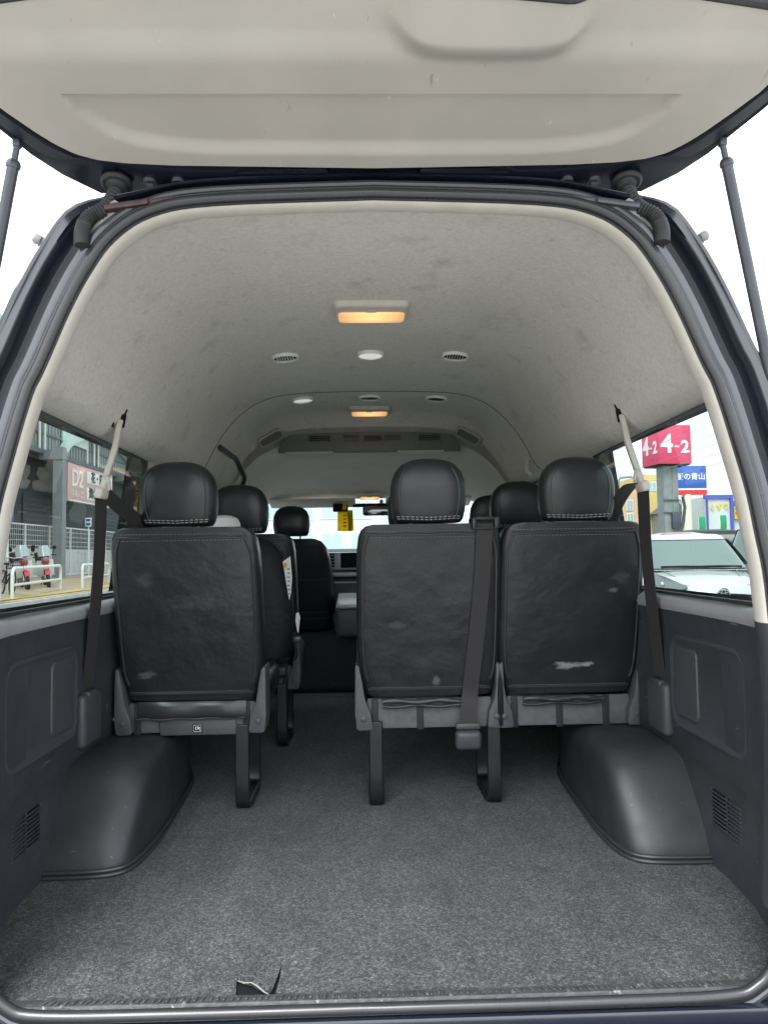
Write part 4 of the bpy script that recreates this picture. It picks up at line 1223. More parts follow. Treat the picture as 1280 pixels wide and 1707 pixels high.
# ================================================================== outside
def gz(x):
    return interp(x, [(-60, .3), (-12.2, .16), (-10, -.06), (-8.2, -.15), (-8.05, -.16), (-8.0, -.30), (-4, -.5), (400, -.5)])
M.update(
    asphalt=mat("pale_worn_concrete", (.32, .315, .30), .9, spec=.2, vary=(1.2, .15), bump=(60, .4, .01), marks=[((40, 40, 40), .6, .7, (.40, .39, .37), .6)]),
    tiles=mat("tan_paving", (.42, .31, .20), .85, vary=(2, .2), marks=[((.4, 6, 1), .5, .55, (.50, .40, .30), .7), ((.3, 3, 1), .58, .62, (.36, .33, .3), .7)]),
    kerb=mat("pale_concrete", (.40, .39, .37), .85, vary=(3, .12)),
    lineyellow=mat("road_yellow", (.55, .38, .06), .8, vary=(4, .15)),
    linewhite=mat("road_white", (.62, .62, .60), .8, vary=(4, .1)),
    clad=mat("grey_green_siding", (.23, .26, .25), .55, vary=(.5, .08)),
    cladline=mat("siding_groove", (.10, .12, .12), .6),
    darkwall=mat("dark_shutter", (.045, .05, .056), .6, vary=(.6, .12)),
    colgrey=mat("grey_column_paint", (.20, .215, .225), .6, vary=(2, .08)),
    wall=mat("white_wall_panel", (.62, .63, .62), .7, vary=(1, .05)),
    white=mat("white_enamel", (.68, .68, .66), .45),
    wire=mat("white_wire", (.60, .61, .60), .5),
    pink=mat("pale_red_board", (.60, .36, .34), .6, vary=(1.5, .06)),
    boardwhite=mat("white_sign_board", (.72, .72, .68), .6),
    ink=mat("black_lettering", (.03, .03, .035), .6),
    blue=mat("blue_sign", (.03, .10, .42), .5),
    teal=mat("pale_green_steel", (.50, .62, .55), .5),
    bikered=mat("red_motorcycle_paint", (.52, .025, .045), .3, coat=.4),
    tyre=mat("tyre_rubber", (.02, .02, .021), .75),
    signred=mat("crimson_sign_face", (.62, .045, .12), .5),
    polegrey=mat("galvanised_column", (.26, .275, .275), .55, metal=.2, vary=(3, .12)),
    carwhite=mat("white_car_paint", (.46, .47, .475), .25, coat=.6),
    carblack=mat("black_car_paint", (.018, .019, .021), .2, coat=.6),
    cargrey=mat("dark_grey_car_paint", (.022, .023, .025), .5, spec=.3),
    carglass=mat("car_glass", (.12, .16, .155), .06, spec=.8, coat=.5),
    carlamp=mat("headlamp_lens", (.20, .22, .22), .12, metal=.4),
    sideglass=mat("dark_car_glass", (.02, .025, .025), .08, spec=.5),
    apt1=mat("ochre_wall", (.62, .46, .18), .8, vary=(.4, .05)),
    apt2=mat("salmon_wall", (.62, .42, .28), .8, vary=(.4, .05)),
    shopwhite=mat("white_shop_wall", (.58, .60, .59), .7),
    shopblue=mat("violet_blue_trim", (.08, .10, .42), .6),
    yel=mat("yellow_lettering", (.80, .55, .02), .6),
    redp=mat("red_board", (.62, .03, .03), .6),
    green=mat("green_cloth", (.02, .28, .12), .8),
    cream=mat("cream_paint", (.66, .62, .50), .7),
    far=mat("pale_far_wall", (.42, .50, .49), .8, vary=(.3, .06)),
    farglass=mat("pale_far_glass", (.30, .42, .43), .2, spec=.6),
)
def structure(name, mb, m, kind='structure', **k):
    return obj(name, mb, m, None, kind=kind, **k)
xs = [-400, -60, -12.2, -10, -8.2, -8.05, -8.0, -6, -4, 0, 6, 20, 60, 400]
gm_ = MB().grid(lambda u, v: V((xs[round(u * (len(xs) - 1))], lerp(-300, 700, v), gz(xs[round(u * (len(xs) - 1))]) if xs[round(u * (len(xs) - 1))] <= -4 else -.5)), len(xs) - 1, 20)
structure('ground', gm_, 'asphalt', smooth=0)
pv = MB().grid(lambda u, v: V((lerp(-12.1, -8.12, u), lerp(-10, 120, v), gz(lerp(-12.1, -8.12, u)) + .012)), 12, 10)
structure('pavement', pv, 'tiles', smooth=0)
structure('kerb', MB().box((-8.02, 55, -.225), (.16, 130, .16), None, .02), 'kerb')
rl = MB()
for x_, w_ in ((-7.55, .16),):
    rl.grid(lambda u, v: V((x_ + (u - .5) * w_, lerp(-10, 120, v), gz(x_ + (u - .5) * w_) + .008)), 1, 4)
structure('road_marking', rl, 'linewhite', smooth=0)
tl = MB().grid(lambda u, v: V((-8.55 + (u - .5) * .34, lerp(-10, 120, v), gz(-8.55) + .022)), 2, 4)
structure('tactile_strip', tl, 'lineyellow', smooth=0)
for k in range(6):
    structure('bay_marking', MB().box((3.6 + 0, 3.0 + k * 2.6, -.494), (4.6, .12, .006)), 'linewhite', smooth=0)

# ---- building over the road on the left
bld = empty('store_building', (-13, 40, .16), 'dark grey store with ribbed siding above a shaded ground floor, behind the white fence', 'building')
obj('wall', MB().box((-14.3, 45, 2.6), (2, 90, 5.0)), 'darkwall', bld, smooth=0)
up = MB().box((-16.2, 45, 7.0), (8, 90, 4.2))
for k in range(300):
    up.box((-12.19, .3 + k * .30, 7.0), (.05, .05, 4.2))
obj('siding', up, 'clad', bld, smooth=0)
bd = MB()
for z in (5.6, 7.6): bd.box((-12.18, 45, z), (.09, 90, .08))
bd.box((-12.3, 45, 4.86), (.5, 90, .18))
obj('string_course', bd, 'cladline', bld, smooth=0)
for yy in (25.95, 26.2, 27.5, 27.95, 32.2, 33.0, 33.5, 39.5, 40.3, 41.1):
    obj('downpipe', MB().tube([(-12.1, yy, 4.95), (-12.1, yy, 9.1)], .05, 6), 'white', bld)
for yy in (28.0, 36.2, 52, 62, 75):
    cl_ = MB().box((-11.55, yy, 2.6), (.36, .36, 4.9))
    cl_.box((-11.8, yy, 4.75), (.9, .45, .35))
    obj('column', cl_, 'colgrey', bld, smooth=0)
for yy, w_ in ((20.5, 4), (25.2, 3.6), (31.5, 5.5), (40, 5)):
    dr = obj('shutter', MB().box((-13.28, yy, 1.9), (.06, w_, 3.0)), 'clad' if False else 'darkwall', bld, smooth=0)
    sl_ = MB()
    for k in range(14): sl_.box((-13.23, yy, .6 + k * .2), (.03, w_, .03))
    obj('slats', sl_, 'cladline', dr, smooth=0)
ar = MB()
arcp = [V((-12.0, 34.2 + 4.9 * cos(a), 4.8 + 1.5 * sin(a))) for a in [pi * k / 14 for k in range(15)]]
ar.ribbon(arcp, (1, 0, 0), .25, .32)
obj('arched_canopy', ar, 'teal', bld, smooth=40)
def wall_text(par, txt, y, z, size, m, x=-12.06, sx=1., bold=.0, name='lettering'):
    return obj(name, text_mb(txt, size, frame((x, y, z), (0, 1, 0), (0, 0, 1)), .01, bold, sx), m, par, smooth=0)
lg_ = empty('wall_logo', (-12.1, 30.6, 6.3), 'white letters over a red slash on the ribbed siding above the signboard', 'logo')
obj('backing', MB().box((-12.12, 30.9, 6.35), (.06, 2.6, 1.6)), 'teal', lg_, smooth=0)
wall_text(lg_, "K's", 30.7, 6.45, 1.3, 'white', x=-12.06, bold=.02)
obj('slash', MB().prism([(29.9, 5.62), (31.2, 6.05), (31.5, 6.25), (31.3, 6.02), (30.1, 5.5)], 'x', -12.07, -12.04), 'redp', lg_, smooth=0)
sg = empty('signboard', (-12.05, 32.2, 3.25), 'wide signboard reading D2 with two white strips on the dark wall', 'sign')
obj('panel', MB().box((-12.02, 32.4, 3.98), (.12, 5.2, 1.50), None, .02), 'pink', sg)
for zz in (4.32, 3.62):
    sp2 = obj('strip', MB().box((-11.945, 33.3, zz), (.02, 3.1, .52), None, .005), 'boardwhite', sg)
wall_text(sg, 'D2', 30.75, 4.12, 1.0, 'boardwhite', x=-11.945, bold=.015)
wall_text(sg, '中央入口', 30.75, 3.48, .33, 'boardwhite', x=-11.945)
wall_text(sg, '花・園芸', 33.2, 4.32, .50, 'ink', x=-11.925, bold=.008)
wall_text(sg, '資材・木材', 33.2, 3.62, .50, 'ink', x=-11.925, bold=.008)
obj('ledge', MB().box((-11.98, 32.4, 3.2), (.22, 5.4, .06)), 'white', sg, smooth=0)
# white panelled wall and mesh fence
wl_ = MB().box((-12.35, 45, .68), (.15, 90, 1.10))
for k in range(110): wl_.box((-12.265, .5 + k * .8, .68), (.03, .035, 1.06))
obj('wall', wl_, 'wall', None, smooth=0, label='low white panelled wall behind the white mesh fence', cat='wall', origin=(-12.35, 45, .16)).name = 'boundary_wall'
fen = empty('mesh_fence', (-12, 40, .16), 'white wire mesh fence along the far pavement in front of the store', 'fence')
for k in range(28):
    obj('post', MB().box((-12.0, 10.2 + k * 2.0, 1.12), (.06, .06, 1.95)), 'white', fen, smooth=0)
fm_ = MB()
for k in range(11): fm_.box((-12.0, 38, .22 + k * .185), (.018, 58, .016 if k not in (0, 10) else .05))
for k in range(390): fm_.box((-12.0, 9.5 + k * .145, 1.15), (.010, .010, 1.86))
obj('mesh', fm_, 'wire', fen, smooth=0)
# guard rails
def rail(pts, label):
    r_ = empty('guard_rail', pts[0], label, 'guard rail', 'white guard rails along the kerb')
    a, b = V(pts[0]), V(pts[1]); dv = (b - a).normalized(); h = .74; c = .16
    path = [a + V((0, 0, -.1)), a + V((0, 0, h - c))] + [a + dv * (c - c * cos(t)) + V((0, 0, h - c + c * sin(t))) for t in (.4, .8, 1.2, 1.57)] + \
           [b - dv * (c - c * cos(t)) + V((0, 0, h - c + c * sin(t))) for t in (1.57, 1.2, .8, .4)] + [b + V((0, 0, h - c)), b + V((0, 0, -.1))]
    obj('hoop', MB().tube(path, .042, 10), 'white', r_)
    obj('cross_bar', MB().tube([a + V((0, 0, .33)), b + V((0, 0, .33))], .035, 10), 'white', r_)
rail([(-8.63, 18.2, -.13), (-9.27, 22.6, -.11)], 'white guard rail in front of the red motorcycles')
rail([(-9.0, 23.6, -.11), (-9.7, 28.0, -.1)], 'white guard rail beside the left rear belt webbing')
rail([(-8.0, 13.4, -.14), (-8.45, 17.2, -.13)], 'white guard rail beside the bicycle')

# motorcycles
def motorcycle(loc, rz, label):
    r_ = empty('motorcycle', (0, 0, 0), label, 'motorcycle', 'red delivery motorcycles')
    def wheel(y):
        t_ = MB()
        t_.tube([V((0, y + .245 * cos(a), .285 + .245 * sin(a))) for a in [2 * pi * k / 24 for k in range(24)]], .05, 8, closed=True)
        wo = obj('wheel', t_, 'tyre', r_)
        rm = MB().tube([V((0, y + .19 * cos(a), .285 + .19 * sin(a))) for a in [2 * pi * k / 20 for k in range(20)]], .016, 6, closed=True)
        for k in range(10):
            a = 2 * pi * k / 10
            rm.tube([V((.02 * (-1) ** k, y, .285)), V((0, y + .19 * cos(a), .285 + .19 * sin(a)))], .005, 4)
        rm.disc((0, y, .285), .06, .1, (1, 0, 0))
        obj('rim', rm, 'chrome', wo)
    wheel(-.62); wheel(.58)
    fk = MB()
    for sx in (-.075, .075):
        fk.tube([(sx, -.62, .285), (sx, -.56, .55), (sx, -.47, .86)], .022, 8)
    obj('fork', fk, 'chrome', r_)
    md = MB().loft([[V((x * .07, -.62 + (.31) * cos(a), .285 + .31 * sin(a))) for x in (-1, -.5, .5, 1)] for a in [pi * (.1 + .75 * k / 8) for k in range(9)]], closed_u=False, caps=False)
    obj('mudguard', md, 'bikered', r_)
    ls = MB().loft([[V((x * .24, -.40 + .10 * x * x + dy, z)) for x in (-1, -.5, 0, .5, 1)] for z, dy in ((.38, .10), (.55, 0), (.75, -.03), (.88, -.02))], closed_u=False, caps=False)
    obj('leg_shield', ls, 'white', r_)
    bd_ = MB().loft([sring_y(w_, h_, y, z) for y, z, w_, h_ in ((-.42, .78, .16, .16), (-.25, .5, .16, .16), (0, .44, .2, .2), (.25, .55, .22, .28), (.55, .68, .22, .2), (.78, .72, .12, .1))])
    obj('body', bd_, 'bikered', r_, smooth=60)
    obj('front_cover', MB().box((0, -.50, .86), (.22, .18, .24), None, .06, 3), 'bikered', r_)
    obj('headlight', MB().lathe([(.02, .06), (.075, .05), (.085, 0), (.06, -.06)], (0, -.60, .90), (0, -1, 0), 18), 'carlamp', r_)
    obj('seat', MB().box((0, .28, .77), (.25, .62, .10), None, .04, 3), 'tyre', r_)
    obj('engine', MB().box((0, -.02, .33), (.26, .34, .20), None, .05, 2), 'polegrey', r_)
    obj('handlebar', MB().tube([(-.34, -.36, 1.0), (-.2, -.44, 1.02), (0, -.46, .98), (.2, -.44, 1.02), (.34, -.36, 1.0)], .016, 8), 'dark', r_)
    for sx in (-1, 1):
        mo = obj('mirror', MB().tube([(sx * .24, -.42, 1.02), (sx * .30, -.42, 1.20)], .008, 6).lathe([(.01, -.02), (.055, -.01), (.06, .01), (.02, .015)], (sx * .31, -.42, 1.24), (0, -1, 0), 14), 'dark', r_)
    wsn = MB().grid(lambda u, v: V((lerp(-.19, .19, u) * (1 - .35 * v ** 3), lerp(-.58, -.44, v) + .5 * (u - .5) ** 2, lerp(1.0, 1.34, v))), 6, 4)
    obj('windshield', wsn, mat('clear_screen', (.34, .40, .40), .12, spec=.8) if 'scr' not in M else M['scr'], r_)
    obj('carrier_box', MB().box((0, .66, .98), (.40, .40, .34), None, .06, 3), 'tyre', r_)
    obj('stand', MB().tube([(-.08, .1, .3), (-.2, .14, .01)], .014, 6), 'dark', r_)
    return r_
def sring_y(w_, h_, y, z):
    return [V((w_ / 2 * cos(a), y, z + h_ / 2 * sin(a))) for a in [2 * pi * k / 16 for k in range(16)]]
m1 = motorcycle((0, 0, 0), 0, 'red motorcycle with a clear windshield, nearer of the two behind the guard rail')
m2 = copy_tree(m1)
m2['label'] = 'red motorcycle parked further along, close to the grey column'
m1.location = (-10.25, 22.4, -.08); m1.rotation_euler = (R(0), R(-7), R(33))
m2.location = (-10.22, 23.9, -.07); m2.rotation_euler = (R(0), R(-7), R(28))
# bicycle
bk_ = empty('bicycle', (0, 0, 0), 'black city bicycle with a basket, at the left edge of the rear left window', 'bicycle')
for y in (-.54, .52):
    t_ = MB().tube([V((0, y + .31 * cos(a), .335 + .31 * sin(a))) for a in [2 * pi * k / 28 for k in range(28)]], .022, 6, closed=True)
    wo = obj('wheel', t_, 'tyre', bk_)
    sp3 = MB()
    for k in range(14):
        a = 2 * pi * k / 14
        sp3.tube([V((.03 * (-1) ** k, y, .335)), V((0, y + .30 * cos(a), .335 + .30 * sin(a)))], .003, 4)
    obj('spokes', sp3, 'chrome', wo)
frm = MB()
for a, b in (((0, -.42, .80), (0, -.38, .60)), ((0, -.40, .68), (0, .05, .30)), ((0, -.39, .62), (0, .14, .48)), ((0, .05, .30), (0, .20, .78)), ((0, .05, .30), (0, .52, .335)), ((0, .17, .66), (0, .52, .335)), ((0, -.40, .66), (0, -.54, .335))):
    frm.tube([a, b], .017, 8)
obj('frame', frm, 'dark', bk_)
obj('handlebar', MB().tube([(-.27, -.18, .98), (-.22, -.38, 1.0), (0, -.44, .96), (.22, -.38, 1.0), (.27, -.18, .98)], .013, 8).tube([(0, -.44, .96), (0, -.42, .8)], .013, 8), 'chrome', bk_)
obj('saddle', MB().loft([sring_y(w_, .06, y, .82) for y, w_ in ((.06, .05), (.14, .08), (.24, .17), (.33, .19), (.36, .1))]), 'tyre', bk_)
bsk = MB()
for z in (.70, .78, .86, .94):
    bsk.tube([(-.17, -.78, z), (.17, -.78, z), (.17, -.50, z), (-.17, -.50, z)], .006, 4, closed=True)
for k in range(8):
    x = -.17 + .34 * k / 7
    bsk.tube([(x, -.78, .69), (x, -.78, .95)], .005, 4); bsk.tube([(x, -.50, .69), (x, -.50, .95)], .005, 4)
bsk.box((0, -.64, .69), (.34, .28, .01))
obj('basket', bsk, 'dark', bk_, smooth=0)
bk_.location = (-9.35, 19.4, -.10); bk_.rotation_euler = (0, R(4), R(38))
# small signs on the far pavement
s1 = empty('street_sign', (-9.62, 20, -.12), 'small blue sign on a post at the edge of the left window', 'sign')
obj('post', MB().tube([(-9.62, 20, -.15), (-9.62, 20, 2.15)], .03, 8), 'white', s1)
obj('plate', MB().box((-9.62, 19.96, 1.98), (.34, .02, .32), None, .005), 'blue', s1)
s2_ = empty('notice_sign', (-11.2, 30, .1), 'small pale sign with two dark lines, standing over the mesh fence', 'sign')
obj('post', MB().tube([(-11.2, 30, .05), (-11.2, 30, 2.45)], .025, 8), 'white', s2_)
obj('plate', MB().box((-11.2, 29.96, 2.30), (.26, .02, .36), None, .004), 'boardwhite', s2_)
obj('marks', MB().box((-11.2, 29.946, 2.38), (.18, .006, .09)).box((-11.2, 29.946, 2.22), (.18, .006, .09)), 'blue', s2_, smooth=0)

# ---- right hand side
py = empty('sign_pylon', (16.95, 41.05, -.5), 'tall grey column carrying a square crimson sign box reading 4-2', 'sign')
th = R(5.4); e1_ = V((cos(th), sin(th), 0)); e2_ = V((-sin(th), cos(th), 0)); cc = V((16.95, 41.05, 0))
rotz = Matrix.Rotation(th, 3, 'Z')
obj('column', MB().box(cc + V((0, 0, 10.2)), (.86, .86, 21.4), rotz, .04).box(cc + e1_ * .1 - e2_ * .44 + V((0, 0, 10.2)), (.06, .05, 21.4), rotz), 'polegrey', py)
bxs = obj('sign_box', MB().box(cc + V((0, 0, 6.66)), (1.93, 1.93, 2.16), rotz, .015), 'signred', py)
obj('underside', MB().box(cc + V((0, 0, 5.55)), (1.80, 1.80, .06), rotz), 'dark', bxs)
f1 = frame(cc - e2_ * .972 + V((0, 0, 6.60)), e1_, (0, 0, 1))
def mrg(*mbs):
    r = MB()
    for q in mbs: r.add(q.v, q.f)
    return r
def fr_at(o, ex, dx, dz): return frame(V(o) + V(ex) * dx + V((0, 0, dz)), ex, (0, 0, 1))
for o_, ex in ((cc - e2_ * .972, e1_), (cc - e1_ * .972, -e2_)):
    base_ = V((o_.x, o_.y, 6.60))
    tx_ = mrg(text_mb('4', 1.42, fr_at(base_, ex, -.46, .05), .008, .035, 1.0), text_mb('2', .95, fr_at(base_, ex, .60, -.10), .008, .03, 1.05))
    tx_.box(base_ + ex * .12 + V((0, 0, -.06)), (.26, .03, .10) if abs(ex.x) > .5 else (.03, .26, .10), rotz)
    obj('lettering', tx_, 'white', bxs, smooth=0)
mt_ = MB()
for z in (2.9, 3.6): mt_.box(cc - e2_ * .46 + V((0, 0, z)), (1.0, .08, .07), rotz)
mt_.box(cc - e2_ * .55 + e1_ * .15 + V((0, 0, 2.45)), (.5, .22, .9), rotz, .05)
mt_.tube([cc + e1_ * .6 + V((0, -.6, 3.8)), cc + e1_ * .72 + V((0, -.6, 3.2)), cc + e1_ * .60 + V((0, -.6, 2.4)), cc + e1_ * .40 + V((0, -.6, 1.6))], .09, 8)
obj('fittings', mt_, 'steel', py)

bs_ = empty('shop_sign', (26.5, 60, -.5), 'blue shop sign with white characters over a red band on a cream post', 'sign')
obj('board', MB().box((26.55, 60, 6.82), (2.85, .4, 1.86), None, .03), 'blue', bs_)
obj('white_band', MB().box((26.55, 60, 5.82), (2.85, .4, .14)), 'white', bs_, smooth=0)
obj('red_band', MB().box((26.55, 60, 5.55), (2.85, .4, .40)), 'redp', bs_, smooth=0)
obj('lettering', text_mb('服の青山', .60, frame((26.66, 59.77, 6.82), (1, 0, 0), (0, 0, 1)), .01, .012, 1.0), 'white', bs_, smooth=0)
obj('post', MB().lathe([(.36, -.0), (.36, 5.9)], (26.4, 60.1, -.5), (0, 0, 1), 20).lathe([(.06, 0), (.06, 5.6)], (25.98, 60, -.5), (0, 0, 1), 10), 'cream', bs_)
def building(name, label, x0, x1, y0, y1, z1, m, win=None, cat='building'):
    r_ = empty(name, ((x0 + x1) / 2, (y0 + y1) / 2, -.5), label, cat)
    obj('wall', MB().box(((x0 + x1) / 2, (y0 + y1) / 2, (z1 - .5) / 2), (x1 - x0, y1 - y0, z1 + .5)), m, r_, smooth=0)
    for (wx, wz, ww, wh) in (win or []):
        f_ = obj('window', MB().box((wx, y0 - .02, wz), (ww + .16, .10, wh + .16)), 'white', r_, smooth=0)
        obj('pane', MB().box((wx, y0 - .065, wz), (ww, .05, wh)), 'farglass', f_, smooth=0)
        obj('bar', MB().box((wx, y0 - .10, wz), (.05, .04, wh)), 'white', f_, smooth=0)
    return r_
dr = building('drugstore', 'white shop with blue edging, yellow script and a red and yellow medicine board', 28.85, 31.0, 62, 72, 5.35, 'shopwhite')
building('drugstore_wing', 'low white wing of the drugstore under a flat blue fascia', 31.02, 38.0, 62.3, 72, 4.95, 'shopwhite')
bb = bpy.data.objects['drugstore_wing']
obj('fascia', MB().box((34.5, 62.2, 4.72), (7.0, .3, .46)), 'shopblue', bb, smooth=0)
obj('edging', MB().box((29.9, 61.95, 5.30), (2.5, .2, .34)).box((31.0, 61.9, 2.4), (.24, .25, 5.9)).box((28.9, 61.9, 2.4), (.10, .2, 5.6)), 'shopblue', dr, smooth=0)
obj('lettering', text_mb('くすり', .62, frame((29.95, 61.88, 4.42), (1, .0, 0), (0, 0, 1)) @ Matrix.Rotation(R(6), 4, 'Z'), .01, .016, .95), 'yel', dr, smooth=0)
mb_ = empty('medicine_board', (31.75, 62.1, 3.4), 'square yellow board with one red character on the white wing wall', 'sign')
obj('board', MB().box((31.75, 62.05, 3.95), (.95, .12, 1.05)), 'yel', mb_, smooth=0)
obj('lettering', text_mb('薬', .82, frame((31.75, 61.97, 3.95), (1, 0, 0), (0, 0, 1)), .01, .03), 'redp', mb_, smooth=0)
building('apartment_building', 'ochre and salmon apartment block left of the tall grey column', 22.5, 28.0, 70, 82, 6.6, 'apt2', [(26.9, 5.2, .5, .9), (26.9, 3.9, .5, .9), (25.2, 5.2, .5, .9), (25.2, 3.9, .5, .9), (23.6, 5.2, .5, .9), (23.6, 3.9, .5, .9)])
building('ochre_tower', 'ochre tower with a small grid window, rising over the salmon block', 26.3, 29.2, 69, 78, 8.0, 'apt1', [(27.0, 6.9, .7, .7)])
building('grey_house', 'grey gabled house with a pale stair between the shop sign and the drugstore', 26.9, 29.0, 66, 74, 4.2, 'polegrey', [(27.6, 3.5, .5, .5)])
gh = bpy.data.objects['grey_house']
obj('roof', MB().prism([(26.6, 4.2), (29.3, 4.2), (28.0, 5.2)], 'y', 65.8, 74), 'cladline', gh, smooth=0)
obj('stair', MB().box((27.6, 65.5, 3.2), (2.2, .3, .3), Matrix.Rotation(R(48), 3, 'Y')), 'teal', gh, smooth=0)
building('shop_row', 'pale distant shop row behind the parked cars', 10, 23, 90, 100, 5.6, 'far', [(12 + 2.2 * k, 4.2, 1.2, 1.0) for k in range(5)])
building('wide_store', 'wide white store far off to the right', 40, 75, 80, 100, 5.5, 'shopwhite', [(44 + 4 * k, 3, 2, 1.4) for k in range(6)])
for (x, y, h_, lb) in ((25.0, 55, 3.3, 'green and white banner by the salmon block'), (27.6, 57, 3.5, 'green and white banner in front of the drugstore')):
    fl_ = empty('banner_flag', (x, y, -.5), lb, 'banner', 'banner flags')
    obj('pole', MB().tube([(x - .02, y, -.5), (x - .02, y, h_)], .02, 6), 'white', fl_)
    obj('cloth', MB().grid(lambda u, v: V((x + .5 * u, y + .05 * sin(v * 7), lerp(h_ - 1.8, h_, v))), 4, 8), 'green', fl_)
sl2 = empty('street_lamp', (8.62, 25, -.5), 'thin street lamp with a bent arm seen behind the right belt', 'street lamp')
obj('pole', MB().tube([(8.62, 25, -.5), (8.62, 25, 3.2), (8.70, 25, 3.32), (9.2, 25, 3.36)], .045, 8), 'polegrey', sl2)
obj('lamp_head', MB().box((9.25, 25, 3.36), (.36, .16, .07), None, .02), 'white', sl2)
for k in range(7):
    pL = V((19.0, 60, 9.2 - k * .62)); pR = V((14.6, 30, 6.9 - k * .42))
    dv = pR - pL
    wp = [pL - dv * 1.0 + V((0, 0, 0)), pL, pL + dv * .5 - V((0, 0, .05)), pR, pL + dv * 1.8]
    obj('overhead_wire', MB().tube(wp, .011, 5), 'polegrey', None, label='thin power line crossing the pale sky around the crimson sign', cat='power line', group='overhead power lines', origin=tuple(pR))
